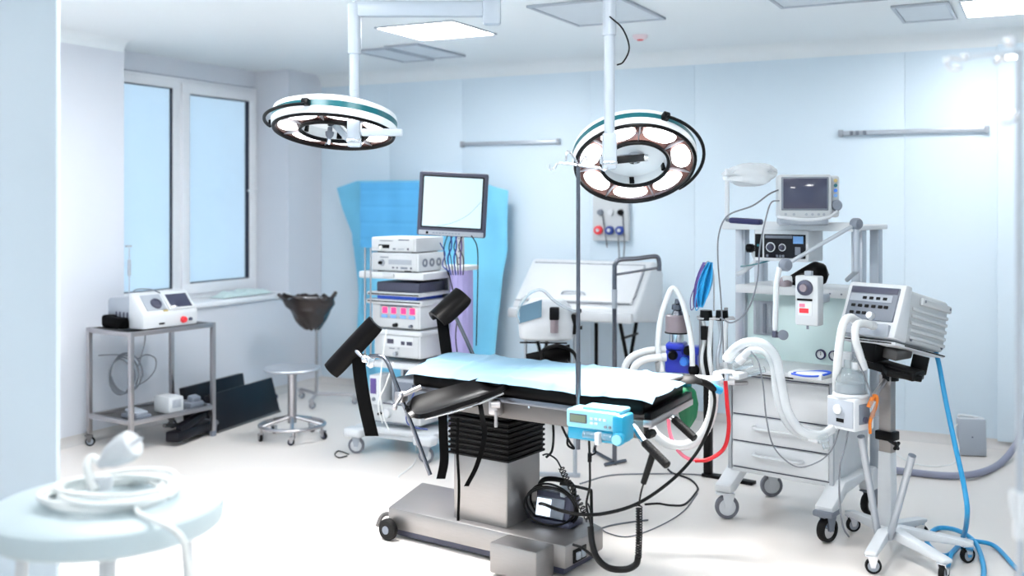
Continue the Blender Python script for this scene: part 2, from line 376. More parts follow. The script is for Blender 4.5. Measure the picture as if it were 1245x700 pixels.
# ================================================================== surgical lamps
TOCAM = Vector((math.sin(THETA), -math.cos(THETA), 0)); RIGHT = Vector((math.cos(THETA), math.sin(THETA), 0)); FWD = -TOCAM
def surgical_lamp(label, c, tilt, pole, pole_top, elbow, spin, rail_from, rail_to, side=0.):
    base = Vector((elbow[0], elbow[1], ZC)) if elbow else Vector((pole.x, pole.y, ZC))
    t = thing('surgical_lamp', label, 'surgical lamp', base, group='surgical lamps hung from the ceiling')
    n = (TOCAM * math.sin(R(tilt)) + Vector((0, 0, -1)) * math.cos(R(tilt)) + RIGHT * side).normalized()
    xx = RIGHT - n * RIGHT.dot(n); xx.normalize(); yy = n.cross(xx)
    Mh = Matrix(((xx.x, yy.x, n.x, c.x), (xx.y, yy.y, n.y, c.y), (xx.z, yy.z, n.z, c.z), (0, 0, 0, 1)))
    def part(k, name, m, par=None): return k.build(name, m, par or t, world=True)
    def mh(): k = MB(); k.M = Mh.copy(); return k
    k = mh(); k.lathe([(.288, .004), (.3, -.002), (.304, -.034), (.3, -.036)], seg=56); k.lathe([(.3, -.062), (.304, -.064), (.298, -.088), (.24, -.112), (.12, -.124), (0, -.126)], seg=56)
    k.lathe([(0, -.07), (.292, -.07), (.292, -.03), (.286, -.024)], seg=56)
    head = part(k, 'lamp_head', 'lamp_head_white')
    k = mh(); k.lathe([(.299, -.034), (.3035, -.036), (.3035, -.062), (.299, -.064)], seg=56); part(k, 'colour_band', 'teal', head)
    for r_ in (.289, .163):
        k = mh(); k.tube([(r_ * math.cos(a * math.pi / 28), r_ * math.sin(a * math.pi / 28), .002) for a in range(56)], .0095, 8, closed=True, smooth=False, flat=1.1); part(k, 'rubber_edge', 'plastic_black', head)
    k = mh(); k.lathe([(.287, -.002), (.24, -.022), (.2, -.022), (.165, -.004)], seg=56); part(k, 'reflector', 'lamp_reflector', head)
    for i in range(7):                                             # seven lit lamp fields and the seams between them
        a = R(spin) + 2 * math.pi * i / 7; ca, sa = math.cos(a), math.sin(a)
        k = MB(); k.M = Mh @ Matrix.Translation((.226 * ca, .226 * sa, -.013)) @ Matrix.Rotation(a, 4, 'Z') @ Matrix.Diagonal((.054, .086, .012, 1))
        k.lathe([(0, .75), (.5, .62), (.85, .3), (1, 0), (.9, -.3), (0, -.3)], seg=22); part(k, 'lamp_lens', 'lamp_reflector_lit', head)
        a2 = a + math.pi / 7
        k = MB(); k.M = Mh @ Matrix.Rotation(a2, 4, 'Z'); k.b(.17, .284, -.0022, .0022, -.02, -.003, .001); part(k, 'seam', 'alu', head)
    k = mh(); k.lathe([(.16, .0), (.152, -.05), (0, -.052)], seg=48); hub = part(k, 'hub_cup', 'lamp_head_white', head)
    for i in range(5):
        a = 2 * math.pi * i / 5 - math.pi / 2 - .0
        k = MB(); k.M = Mh @ Matrix.Rotation(a, 4, 'Z'); k.box((.152, 0, -.026), (.014, .024, .034), .002); part(k, 'hub_slot', 'plastic_black', hub)
    k = mh(); k.lathe([(.038, -.05), (.034, -.03), (.02, -.026), (.016, -.036), (0, -.036)], seg=20); part(k, 'handle_socket', 'chrome', hub)
    a0, a1 = R(rail_from), R(rail_to); pts = [(.335 * math.cos(a0 + (a1 - a0) * i / 20), .335 * math.sin(a0 + (a1 - a0) * i / 20), -.03) for i in range(21)]
    pts = [(pts[0][0] * .91, pts[0][1] * .91, -.045)] + pts + [(pts[-1][0] * .91, pts[-1][1] * .91, -.045)]
    k = mh(); k.tube(pts, .0085, 8, smooth=False); part(k, 'grab_rail', 'plastic_black', head)
    for a in (a0, a1):
        k = MB(); k.M = Mh @ Matrix.Rotation(a, 4, 'Z'); k.box((.318, 0, -.045), (.04, .034, .03), .005); part(k, 'rail_clamp', 'plastic_black', head)
    # pole, cheeks and pivot
    top = pole.copy(); top.z = pole_top
    k = MB(); k.cyl(pole + Vector((0, 0, .03)), top, .024, seg=20); part(k, 'pole', 'lamp_white')
    k = MB(); k.cyl((pole.x, pole.y, pole_top - .0), (pole.x, pole.y, pole_top - .24), .031, seg=20, bev=.004); part(k, 'upper_sleeve', 'lamp_white')
    k = MB(); k.box(pole + Vector((0, 0, .05)), (.066, .05, .17), .012, rot=(0, 0, THETA)); br = part(k, 'knuckle', 'lamp_white')
    k = MB(); k.box(pole + Vector((0, 0, -.005)), (.07, .054, .018), .004, rot=(0, 0, THETA)); part(k, 'silver_band', 'chrome', br)
    e = c + n * -.045 + xx * (.02); s0 = pole + Vector((0, 0, .01))
    m, L = axis_m(s0, e)
    for s in (-1, 1):
        off = RIGHT * (.036 * s)
        k = MB(); mm, L = axis_m(s0 + off + TOCAM * -.01, e + off * .8); k.M = mm; k.box((0, 0, L / 2), (.01, .036, L + .02), .004); part(k, 'cheek', 'plastic_black' if s > 0 else 'lamp_white', br)
    k = MB(); k.cyl(e + RIGHT * -.045, e + RIGHT * .045, .018, seg=16); part(k, 'pivot', 'chrome', br)
    if elbow:
        ez = elbow[2]; ep = Vector(elbow)
        k = MB(); d = (ep - Vector((pole.x, pole.y, ez))); mm = Matrix.Translation((ep + Vector((pole.x, pole.y, ez))) / 2) @ Matrix.Rotation(math.atan2(d.y, d.x), 4, 'Z'); k.M = mm
        k.box((0, 0, 0), (d.length, .05, .075), .01); part(k, 'cross_arm', 'lamp_white')
        k = MB(); k.box(ep + Vector((0, 0, -.01)), (.085, .075, .13), .012, rot=(0, 0, math.atan2(d.y, d.x))); part(k, 'elbow_block', 'lamp_white')
        k = MB(); k.cyl(ep, (ep.x, ep.y, ZC), .036, seg=20); part(k, 'drop_tube', 'lamp_white')
        k = MB(); k.lathe([(0, 0), (.12, 0), (.12, -.02), (.04, -.035), (0, -.035)], Matrix.Translation((ep.x, ep.y, ZC))); part(k, 'ceiling_flange', 'lamp_white')
    else:
        k = MB(); k.lathe([(0, 0), (.12, 0), (.12, -.02), (.04, -.035), (0, -.035)], Matrix.Translation((pole.x, pole.y, ZC))); part(k, 'ceiling_flange', 'lamp_white')
    ld = bpy.data.lights.new('lamp_beam', 'SPOT'); ld.energy = LAMP_POWER; ld.spot_size = R(105); ld.spot_blend = .9; ld.shadow_soft_size = .22; ld.color = (1, .985, .96)
    lo = bpy.data.objects.new('lamp_beam', ld); C.objects.link(lo); lo.parent = t
    lo.matrix_local = wm(t).inverted() @ (Matrix.Translation(c + n * .035) @ (-n).to_track_quat('Z', 'Y').to_matrix().to_4x4())
    return t, Mh
pl = P(431, 170, 4.95)
tL, ML = surgical_lamp('left surgical lamp with teal band hung level on a jointed white arm', P(406, 160, 5.1), 13, pl, P(431, 4, 4.95).z, P(598, 11, 4.95), 20, 105, 190, side=-.05)
k = MB(); k.box((P(440, 160, 4.9) + P(489, 162, 4.9)) / 2, (.19, .03, .035), .006, rot=(0, 0, THETA)); k.build('positioning_handle', 'lamp_white', tL, world=True)
k = MB(); k.M = ML.copy(); k.lathe([(.012, .0), (.012, .02), (.022, .024), (.02, .04), (.01, .055), (.007, .085), (0, .087)], Matrix.Translation((-.02, 0, -.02)), 14); k.build('sterile_handle', 'plastic_midgrey', tL, world=True)
tR, MR = surgical_lamp('right surgical lamp tilted to the viewer above the infusion stand', P(772, 200, 5.1), 38, P(741, 197, 4.82), P(741, -20, 4.82).z, None, 64, -42, 68)
k = MB(); k.tube([P(741, 20, 4.79), P(757, 35, 4.79), P(765, 58, 4.79), P(758, 75, 4.79), P(750, 79, 4.8)], .004, 6); k.build('power_lead', 'cable_black', tR, world=True)
# ================================================================== operating table
OT = (-2.33, 4.50, 0)
ot = thing('operating_table', 'steel operating table with black cushions, bellows column and knee crutches', 'operating table', OT, -8)
def front_d(px): return 5.13 - (px - 474) * .0026
k = MB(); k.prism([(-.53, -.25), (.5, -.25), (.5, .08), (.26, .2), (-.69, .2)], .045, .15, bev=.012); base = k.build('base', 'steel_brushed', ot)
k = MB(); k.prism([(-.5, -.22), (.47, -.22), (.47, .06), (.24, .17), (-.65, .17)], .012, .045); k.build('floor_skid', 'plastic_darkgrey', base)
k = MB(); k.b(.19, .44, -.39, -.245, .012, .148, .01); k.build('battery_box', 'steel_brushed', base)
k = MB(); k.b(.5, .506, -.19, -.08, .055, .115, .004); so = k.build('socket_plate', 'plastic_black', base)
k = MB(); k.b(.504, .514, -.172, -.14, .068, .1, .002); k.b(.504, .514, -.128, -.098, .068, .1, .002); k.build('power_inlet', 'plastic_grey', so)
k = MB(); k.b(-.535, -.528, -.12, -.07, .08, .125, .002); k.build('warning_label', 'plastic_white', base)
k = MB(); k.tube([(-.53, -.2, .1), (-.57, -.22, .1), (-.585, -.24, .085), (-.575, -.275, .055)], .011, 8); k.ball((-.545, -.205, .1), .017); pd = k.build('brake_pedal', 'steel_dull', ot)
k = MB(); k.cyl((-.5, -.262, .052), (-.5, -.3, .052), .052, seg=22, bev=.008); w_ = k.build('wheel', 'rubber', ot)
k = MB(); k.cyl((-.5, -.298, .052), (-.5, -.304, .052), .02, seg=14); k.build('wheel_cap', 'plastic_midgrey', w_)
k = MB(); k.b(-.16, .15, -.2, .07, .148, .47, .008); col = k.build('column', 'steel_brushed', ot)
k = MB(); k.b(.02, .152, -.196, .074, .16, .46, .004); k.build('column_cover', 'steel_brushed', col)
k = MB()
for i in range(15):                                               # black folded bellows
    z = .455 + i * .0122; g = .004 if i % 2 == 0 else -.003
    k.b(-.175 - g, .17 + g, -.215 - g, .085 + g, z, z + .0135, .005)
k.build('bellows', 'bellows', ot)
k = MB()                                                         # crumpled sleeve above the folds
def slv(u, v):
    a = 2 * math.pi * u; sx, sy = .165, .145
    q = max(abs(math.cos(a)), abs(math.sin(a))); x, y = math.cos(a) / q * sx, math.sin(a) / q * sy
    nn = noise.noise(Vector((x * 14, y * 14, v * 5))) * .014
    return (x * (1 + nn * 4) - .0, y * (1 + nn * 4) - .06, .645 + v * .06)
k.sheet(slv, 56, 8, .004); k.build('bellows_sleeve', 'bellows', ot)
k = MB(); k.b(-.12, .72, -.235, -.22, .665, .755, .003); k.b(-.12, .72, .18, .195, .665, .755, .003); k.b(-.12, -.1, -.22, .18, .68, .75, .003); k.b(.7, .72, -.22, .18, .68, .75, .003); k.b(-.1, .7, -.2, .16, .7, .74, .003)
fr = k.build('top_frame', 'steel_dull', ot)
for x in (-.02, .3, .55):
    k = MB(); k.cyl((x, -.236, .73), (x, -.239, .73), .006, seg=10); k.build('screw', 'chrome', fr)
for s in (-.262, .222):
    k = MB(); k.b(-.36, .82, s - .006, s + .006, .742, .768, .002); k.build('side_rail', 'chrome_grey', ot)
    for x in (-.3, .1, .5, .78):
        k = MB(); k.cyl((x, s, .755), (x, s * .8, .755), .009, seg=10); k.build('rail_post', 'chrome_grey', ot)
def tl(y): return -.46 - .35 * y
def trr(y): return .85 - .14 * y
for side in (0, 1):
    q = [(tl(-.255), -.255), (.06, -.255), (.06, .28), (tl(.28), .28)] if side == 0 else [(.068, -.255), (trr(-.255), -.255), (trr(.28), .28), (.068, .28)]
    k = MB(); k.prism(q, .757, .836, bev=.02); k.build('cushion', 'vinyl_black', ot)
for z_, w_, nm, m_ in ((.735, .04, 'end_bar', 'steel'), (.765, .03, 'end_pad', 'vinyl_black')):
    k = MB(); a_, b_ = Vector((trr(-.25) + .025, -.27, z_)), Vector((trr(.28) + .025, .28, z_)); d_ = b_ - a_; k.box((a_ + b_) / 2, (w_, d_.length, .03), .004, rot=(0, 0, math.atan2(d_.y, d_.x) - R(90))); k.build(nm, m_, ot)
k = MB(); k.b(.70, .87, -.262, -.2, .665, .735, .008); k.cyl((.80, -.29, .69), (.80, -.16, .69), .022, seg=14); k.box((.86, -.24, .715), (.06, .05, .06), .006); hb = k.build('head_hinge', 'steel_dull', ot)
k = MB(); k.cyl((.9, -.2, .685), (.9, -.25, .685), .018, seg=6); k.build('clamp_knob', 'plastic_black', hb)
# grips at the head end
def grip(a, b, c, r=.0175, nm='tilt_handle'):
    k = MB(); k.cyl(a, b, r * .85, seg=14); o = k.build(nm, 'chrome', ot, world=True)
    k = MB(); k.cyl(b, c, r, seg=16, bev=.004)
    m, L = axis_m(b, c)
    for i in range(10): k.lathe([(r * .9, 0), (r * 1.06, .002), (r * .9, .004)], m @ Matrix.Translation((0, 0, L * (.08 + .088 * i))), 16)
    k.build('rubber_grip', 'rubber', o)if False else k.build('rubber_grip', 'rubber', o, world=True)
grip(P(768, 515, 4.3), P(783, 537, 4.24), P(812, 566, 4.14))
grip(P(802, 494, 4.6), P(819, 509, 4.55), P(845, 533, 4.46))
# padded gutters: arm board and the two knee crutches
def gutter(A, B, up, w, th, arc=75, curl=0., nm='pad', m='vinyl_black', par=None):
    A, B = Vector(A), Vector(B); t = (B - A).normalized(); sd = t.cross(Vector(up)).normalized(); u = sd.cross(t)
    Rr = w / 2 / math.sin(R(arc))
    def f(p, q):
        e = 1 - .12 * (abs(2 * p - 1)) ** 6
        a = R(arc) * (2 * q - 1) * e
        return A.lerp(B, p) + sd * Rr * math.sin(a) + u * (Rr * (1 - math.cos(a)) + curl * p * p)
    k = MB(); k.sheet(f, 18, 16, th); return k.build(nm, m, par or ot, world=True, sharp=60)
def strap(pts, w, nm='strap', side=RIGHT, th=.004, par=None):
    pts = smooth_pts(pts, 8); n = len(pts) - 1
    k = MB(); k.sheet(lambda u, v: pts[min(n, int(round(u * n)))] + Vector(side) * w * (v - .5), n, 2, th); return k.build(nm, 'strap_black', par or ot, world=True)
UP = Vector((0, 0, 1))
te = smooth_pts([P(492, 497, 4.66), P(498, 487, 4.76), P(520, 480, 4.8), P(560, 469, 4.83), P(592, 461, 4.86), P(623, 465, 4.8)], 8)
be = smooth_pts([P(494, 500, 4.64), P(502, 507, 4.6), P(518, 508, 4.58), P(560, 495, 4.63), P(600, 481, 4.69), P(623, 468, 4.76)], 8)
k = MB(); k.sheet(lambda u, v: te[min(40, round(u * 40))].lerp(be[min(40, round(u * 40))], v) + Vector((0, 0, -.028 * math.sin(math.pi * v) ** .8 * min(1, 6 * u, 6 * (1 - u)))), 40, 14, .02)
ab = k.build('arm_board', 'vinyl_black', ot, world=True, sharp=60)
k = MB(); k.tube([P(516, 509, 4.6), P(570, 495, 4.66), P(612, 478, 4.72)], .006, 8); k.build('edge_rod', 'chrome', ab, world=True)
k = MB(); k.box(P(603, 494, 4.78), (.05, .05, .07), .006, rot=(0, 0, R(-8))); k.cyl(P(603, 500, 4.74), P(603, 519, 4.74), .008, seg=10); k.cyl(P(597, 492, 4.7), P(608, 492, 4.7), .016, seg=12); k.build('rail_clamp', 'steel', ab, world=True)
strap([P(538, 500, 4.64), P(539, 530, 4.63), P(540, 560, 4.62), P(536, 582, 4.62)], .04)
strap([P(557, 508, 4.66), P(556, 545, 4.64), P(558, 590, 4.63), P(557, 633, 4.62)], .012)
strap([P(583, 486, 4.72), P(586, 505, 4.64), P(589, 530, 4.6), P(580, 565, 4.6), P(567, 591, 4.6)], .022)
# near knee crutch
g1 = gutter(P(400, 452, 5.2), P(455, 393, 5.16), (FWD * .55 + UP * .45 + RIGHT * .55), .1, .02, 62, nm='knee_crutch')
k = MB(); k.tube([P(432, 425, 5.2), P(440, 433, 5.16), P(448, 436, 5.12), P(452, 446, 5.1)], .013, 10); k.ball(P(444, 436, 5.14), .022); k.box(P(451, 440, 5.1), (.03, .03, .05), .005, rot=(0, .4, THETA)); k.build('swivel_joint', 'chrome', g1, world=True)
strap([P(435, 430, 5.2), P(438, 460, 5.19), P(444, 495, 5.17), P(452, 530, 5.15)], .065, nm='leg_strap', th=.012, par=g1)
k = MB(); k.tube([P(450, 433, 5.1), P(462, 433, 5.05), P(471, 440, 5.02), P(482, 468, 5.0), P(505, 528, 4.99), P(523, 577, 4.98)], .0105, 10); k.build('crutch_rod', 'chrome_grey', g1, world=True)
k = MB(); k.box(P(488, 482, 5.0), (.05, .05, .05), .008, rot=(0, 0, R(-8))); k.cyl(P(486, 482, 4.98), P(512, 470, 5.0), .011, seg=12); k.cyl(P(488, 482, 4.98), P(480, 494, 4.9), .008, seg=10); k.ball(P(480, 495, 4.9), .014); k.build('rod_clamp', 'steel', g1, world=True)
# far knee crutch
g2 = gutter(P(524, 380, 5.56), P(556, 350, 5.62), (FWD * .35 + UP * .5 + RIGHT * .75), .19, .022, 80, nm='knee_crutch')
k = MB(); k.tube([P(536, 378, 5.62), P(543, 386, 5.6), P(552, 384, 5.6), P(560, 398, 5.6), P(579, 440, 5.58)], .0105, 10); k.ball(P(545, 386, 5.6), .022); k.build('crutch_rod', 'chrome_grey', g2, world=True)
strap([P(536, 378, 5.6), P(539, 400, 5.58), P(543, 430, 5.56), P(545, 448, 5.56)], .06, nm='leg_strap', th=.012, par=g2)
# ------------------------------------------------------------------ blue paper drape lying on the cushions
dr = thing('table_drape', 'creased light blue paper drape covering the operating table top', 'drape', (OT[0], OT[1], .84), -8)
def drape(u, v):
    y = -.272 + .572 * v
    xl, xr = tl(y) - .035 + .03 * noise.noise(Vector((v * 4, 0, 5))), trr(y) + .045
    x = xl + (xr - xl) * u
    z = .006 + .012 * abs(noise.noise(Vector((x * 3.2, y * 2.2, 0)))) + .005 * noise.noise(Vector((x * 11, y * 7, 3)))
    for q in (.22, .44, .63, .83): z += .009 * max(0, 1 - abs(u - q) / .022) * (1 if v > .04 else .3)      # fold ridges
    z += .007 * max(0, 1 - abs(v - .5) / .05)
    z = max(z, .004)
    e = min(u, 1 - u) * 1.3
    if v < .08: z -= (.08 - v) * .3
    if e < .05: z -= (.05 - e) * .25
    return (x, y, z + .004 * math.sin(x * 9) * (v < .1))
k = MB(); k.sheet(drape, 110, 46, .0015); k.build('sheet', 'drape_blue', dr, sharp=80)
# ================================================================== left side of the room
# ---- steel trolley by the window
ct = thing('steel_trolley', 'two-tier stainless steel trolley standing below the window', 'trolley', (-5.5, 5.33, 0), -7)
hx, hy = .225, .335
for sx in (-1, 1):
    for sy in (-1, 1):
        k = MB(); k.b(sx * hx - .015, sx * hx + .015, sy * hy - .015, sy * hy + .015, .085 if sx < 0 else .03, .8, .003); k.build('leg', 'steel', ct)
        if sx > 0: k = MB(); k.b(sx * hx - .017, sx * hx + .017, sy * hy - .017, sy * hy + .017, 0, .04, .004); k.build('foot', 'plastic_midgrey', ct)
        else: caster(ct, (sx * hx, sy * hy), .032, 'steel_dull', 'rubber', 'plastic_grey', 40, h=.1)
for z, nm in ((.782, 'top_tray'), (.205, 'lower_shelf')):
    k = MB(); k.b(-hx, hx, -hy, hy, z - .012, z - .004, .002); o = k.build(nm, 'steel_dull', ct)
    k = MB(); 
    for s in (-1, 1): k.b(-hx, hx, s * hy - .014, s * hy + .014, z - .014, z + .016, .003); k.b(s * hx - .014, s * hx + .014, -hy, hy, z - .014, z + .016, .003)
    k.build('rim', 'steel', o)
# ---- device with tilted screen on the trolley
dv = thing('surgical_laser', 'grey and white device with tilted touch screen and red stop button on trolley', 'medical device', (-5.455, 5.33, .798), -7)
XZ = lambda y: Matrix(((1, 0, 0, 0), (0, 0, 1, y), (0, 1, 0, 0), (0, 0, 0, 1)))
k = MB(); k.prism([(-.22, .02), (.05, .02), (.05, .215), (-.2, .2), (-.22, .18)], -.235, .165, XZ(0), bev=.01); k.build('rear_housing', 'plastic_grey', dv)
for i in range(4): k = MB(); k.b(-.13 + i * .04, -.115 + i * .04, -.238, -.233, .06, .11, .001); k.build('vent_slot', 'plastic_darkgrey', dv)
k = MB(); k.prism([(.02, .005), (.175, .005), (.18, .1), (.06, .235), (.02, .245)], -.245, .2, XZ(0), bev=.012); fp = k.build('front_housing', 'plastic_white', dv)
sl = Matrix.Translation((.122, 0, .17)) @ Matrix.Rotation(R(48), 4, 'Y')     # sloped control face
k = MB(); k.M = sl; k.b(-.075, .07, -.03, .185, -.002, .006, .008); bz = k.build('screen_bezel', 'plastic_white', fp)
k = MB(); k.M = sl; k.b(-.058, .055, -.008, .165, .004, .009, .002); k.build('screen', 'screen_dark', bz)
k = MB(); k.M = sl; k.b(-.07, .06, -.2, -.045, -.002, .004, .01); k.build('grey_inlay', 'plastic_grey', fp)
k = MB(); k.M = sl @ Matrix.Translation((.01, -.11, .002)); k.lathe([(0, .008), (.026, .008), (.03, .016), (.038, .014), (.042, 0), (0, 0)]); k.build('round_port', 'plastic_darkgrey', fp)
k = MB(); k.M = sl; k.b(.066, .078, -.08, -.045, -.001, .006, .002); k.build('name_plate', 'gold', fp)
k = MB(); k.cyl((.176, .075, .045), (.205, .075, .047), .024, .02, seg=18, bev=.004); k.build('stop_button', 'red', fp)
k = MB(); k.cyl((.176, .135, .045), (.19, .135, .045), .012, seg=14); k.build('key_switch', 'plastic_darkgrey', fp)
k = MB(); k.b(.172, .181, -.12, -.075, .028, .04, .003); k.build('card_slot', 'plastic_black', fp)
k = MB(); k.tube([(-.06, -.18, .2), (-.06, -.18, .3), (-.06, -.18, .36)], .004, 8); k.cyl((-.06, -.18, .35), (-.06, -.18, .46), .012, seg=12, bev=.003); k.cyl((-.06, -.18, .46), (-.06, -.18, .54), .004, seg=8); k.box((-.06, -.185, .55), (.02, .045, .014), .004); k.build('fibre_mast', 'plastic_grey', dv)
k = MB(); k.tube([(.0, -.22, .21), (.04, -.2, .262), (.06, -.1, .258), (.07, -.03, .23)], .004, 6); k.build('fibre_lead', 'cable_grey', dv)
# ---- black pouch beside it
k = MB()
def pouch(u, v):
    a = 2 * math.pi * u; b = math.pi * (v - .5); e = lambda c: math.copysign(abs(c) ** .45, c)
    n = 1 + .12 * noise.noise(Vector((math.cos(a) * 2, math.sin(a) * 2, v * 3)))
    return (.125 * e(math.cos(b)) * e(math.cos(a)) * n, .042 * e(math.cos(b)) * e(math.sin(a)) * n, .04 + .038 * e(math.sin(b)) * n + .012 * (math.cos(a) < 0) * v)
k.sheet(pouch, 28, 16, .002); k.M = Matrix.Identity(4)
po = k.build('black_pouch', 'strap_black', label='flat black fabric pouch lying on the trolley beside the grey device', cat='pouch'); po.location = (-5.575, 5.075, .798); po.rotation_euler = (0, 0, R(-12))
# ---- things under the trolley top
lp = []
k = MB()
for i in range(4):
    r1, r2 = .075 + .012 * i, .12 + .012 * i; c0 = P(146, 458, 7.15) + RIGHT * (.01 * i) + FWD * (.012 * i)
    k.tube([c0 + RIGHT * (r1 * math.cos(a * math.pi / 10)) + UP * (r2 * math.sin(a * math.pi / 10) + (.015 * i * (math.sin(a * math.pi / 10) < 0))) for a in range(20)], .006, 6, 3, closed=True)
cc = thing('cable_coil', 'grey cable coil hanging under the trolley top', 'cable', P(146, 480, 7.15), 0)
k.build('coil_loops', 'cable_grey', cc, world=True)
k = MB(); k.tube([P(177, 396, 7.0), P(176, 415, 7.0), P(172, 432, 7.0), P(168, 445, 7.02)], .005, 6); k.tube([P(168, 436, 7.05), P(178, 431, 7.05), P(189, 436, 7.05), P(188, 450, 7.05), P(178, 462, 7.08), P(164, 470, 7.1)], .005, 6); k.tube([P(120, 432, 7.2), P(138, 431, 7.17), P(155, 432, 7.15)], .004, 6); k.build('cable_tail', 'cable_grey', cc, world=True)
bx = thing('power_adapter', 'cream white plastic box with black socket on the trolley lower shelf', 'adapter', (-5.37, 5.36, .205), -10)
k = MB(); k.b(-.1, .08, -.06, .06, 0, .115, .014); k.build('case', 'plastic_offwhite', bx)
k = MB(); k.b(.078, .084, -.035, .035, .04, .095, .006); k.cyl((.082, 0, .07), (.09, 0, .07), .018); k.build('socket', 'plastic_grey', bx)
fs = thing('foot_switch', 'low grey foot switch lying at the near end of the trolley lower shelf', 'foot switch', (-5.43, 5.12, .205), -10)
k = MB(); k.b(-.09, .09, -.06, .06, 0, .03, .01); k.build('foot_plate', 'plastic_midgrey', fs)
k = MB(); k.b(-.07, .07, -.045, .045, .035, .055, .012, rot=(0, .12, 0)); k.build('pedal', 'plastic_grey', fs)
ls = thing('lead_set', 'grey moulded hand piece with leads at the far end of the trolley lower shelf', 'hand piece', (-5.35, 5.55, .205), 0)
k = MB(); k.b(-.05, .06, -.07, .06, 0, .05, .014); k.box((.02, 0, .065), (.06, .08, .04), .01, rot=(0, .3, 0)); k.build('body', 'plastic_midgrey', ls)
k = MB(); k.tube([(-.02, -.05, .03), (-.06, -.1, .02), (-.03, -.14, .015), (.04, -.13, .012), (.05, -.08, .012)], .006, 6); k.build('lead', 'cable_grey', ls)
# ---- two black flat cases on the floor by the wall
def flat_case(label, a, b, h, lean, th, extra):
    a, b = Vector(a), Vector(b); d = b - a; rz = math.degrees(math.atan2(d.y, d.x))
    t = thing('equipment_case', label, 'case', (a + b) / 2, rz, group='black cases on the floor'); L = d.length / 2
    M = Matrix.Rotation(R(lean), 4, 'X')
    k = MB(); k.M = M; k.b(-L, L, 0, th, 0.012, h, .006); cs = k.build('shell', 'dark_panel', t)
    k = MB(); k.M = M; k.b(-L - .003, L + .003, -.004, th + .004, .0, .016, .003); k.build('edge_trim', 'steel_dull', cs)
    k = MB(); k.M = M; k.cyl((L, th * .5, h * .45), (L + .02, th * .5, h * .45), .022, seg=14); k.build('corner_knob', 'plastic_darkgrey', cs)
    return t
flat_case('large black flat case leaning at the wall between trolley and round stool', (-5.26, 5.72, .0), (-5.36, 6.52, .0), .28, -16, .05, 1)
flat_case('second black flat case, mostly hidden behind the first by the wall', (-5.55, 5.75, .0), (-5.62, 6.45, .0), .3, -10, .06, 0)
kb = thing('folded_stand', 'dark folded metal stand lying under the trolley', 'stand', (-5.28, 5.45, 0), -80)
k = MB(); k.b(-.22, .2, -.05, .05, .03, .1, .01); k.box((.0, .02, .13), (.3, .05, .05), .01, rot=(0, .15, 0)); k.build('frame', 'dark_panel', kb)
k = MB(); k.cyl((-.25, -.05, .05), (-.25, .05, .05), .05, seg=18, bev=.006); k.build('wheel', 'rubber_grey', kb)
k = MB(); k.tube([(-.2, -.06, .14), (0, -.07, .11), (.2, -.06, .14)], .014, 8); k.build('bar', 'steel_dull', kb)
# ---- round steel stool
st = thing('round_stool', 'round steel stool on five small casters near the window wall', 'stool', (-4.69, 5.83, 0))
k = MB(); k.lathe([(0, .472), (.17, .472), (.19, .478), (.196, .487), (.19, .495), (.17, .497), (0, .492)], seg=40); k.build('seat', 'alu', st)
k = MB(); k.cyl((0, 0, .11), (0, 0, .474), .03, seg=20); k.cyl((0, 0, .44), (0, 0, .474), .036, seg=20); k.build('column', 'steel', st)
k = MB(); k.tube([(.222 * math.cos(a * math.pi / 20), .222 * math.sin(a * math.pi / 20), .098) for a in range(40)], .013, 8, closed=True, smooth=False); k.build('foot_ring', 'steel', st)
for i in range(5):
    a = 2 * math.pi * i / 5 + .35; x, y = .222 * math.cos(a), .222 * math.sin(a)
    k = MB(); k.tube([(.02 * math.cos(a), .02 * math.sin(a), .15), (x * .5, y * .5, .128), (x, y, .1)], .013, 8); k.build('base_arm', 'steel', st)
    caster(st, (x, y), .024, 'steel', 'rubber', 'plastic_darkgrey', rz=i * 50, h=.09)
# ---- waste stand with black bag
wst = thing('waste_stand', 'thin steel waste stand on casters holding a black bag', 'waste stand', (-5.34, 6.95, 0), 0)
k = MB(); k.cyl((0, 0, .06), (0, 0, .84), .013, seg=12); k.build('pole', 'steel', wst)
k = MB(); k.tube([(0, 0, .075), (.30, .10, .075)], .014, 8, smooth=False); k.tube([(0, 0, .075), (.12, -.22, .075)], .014, 8, smooth=False); k.tube([(0, 0, .075), (-.24, .1, .075)], .014, 8, smooth=False); k.build('base_bars', 'steel', wst)
for p in ((.30, .10), (.12, -.22), (-.24, .1)): caster(wst, p, .026, 'steel', 'rubber_grey', 'plastic_grey', 30, h=.075)
k = MB(); k.tube([(.16 * math.cos(a * math.pi / 12) + .02, .16 * math.sin(a * math.pi / 12) - .14, .86) for a in range(24)], .007, 8, closed=True, smooth=False); k.tube([(0, 0, .84), (0.01, .0, .86), (.02, .02, .86)], .008, 8); k.build('hoop', 'steel', wst)
wbag = thing('waste_bag', 'crumpled black plastic bag hung in the waste stand hoop', 'bag', (-5.32, 6.81, .62))
def bag(u, v):
    a = 2 * math.pi * u; n = noise.noise(Vector((math.cos(a) * 1.6, math.sin(a) * 1.6, v * 2.5))); n2 = noise.noise(Vector((math.cos(a) * 5, math.sin(a) * 5, v * 6 + 4)))
    r = .19 * (min(1, v * 1.15 + .08)) ** .55 * (1 + .18 * n + .09 * n2)
    if v > .86: r *= 1 + .5 * (v - .86)
    return (r * math.cos(a) + .05 * (1 - v), r * math.sin(a), .25 * v + .02 * n2 + (.03 * n + .025 * n2 if v > .8 else 0))
k = MB(); k.sheet(bag, 48, 22, .002); k.build('bag_film', 'waste_bag', wbag, sharp=70)
k = MB(); rim = [bag(i / 40, .97) for i in range(40)]; k.tube([(x, y, z + .008) for x, y, z in rim], lambda u: .011 + .006 * math.sin(u * 40), 6, closed=True, smooth=False); k.build('rolled_rim', 'waste_bag', wbag)
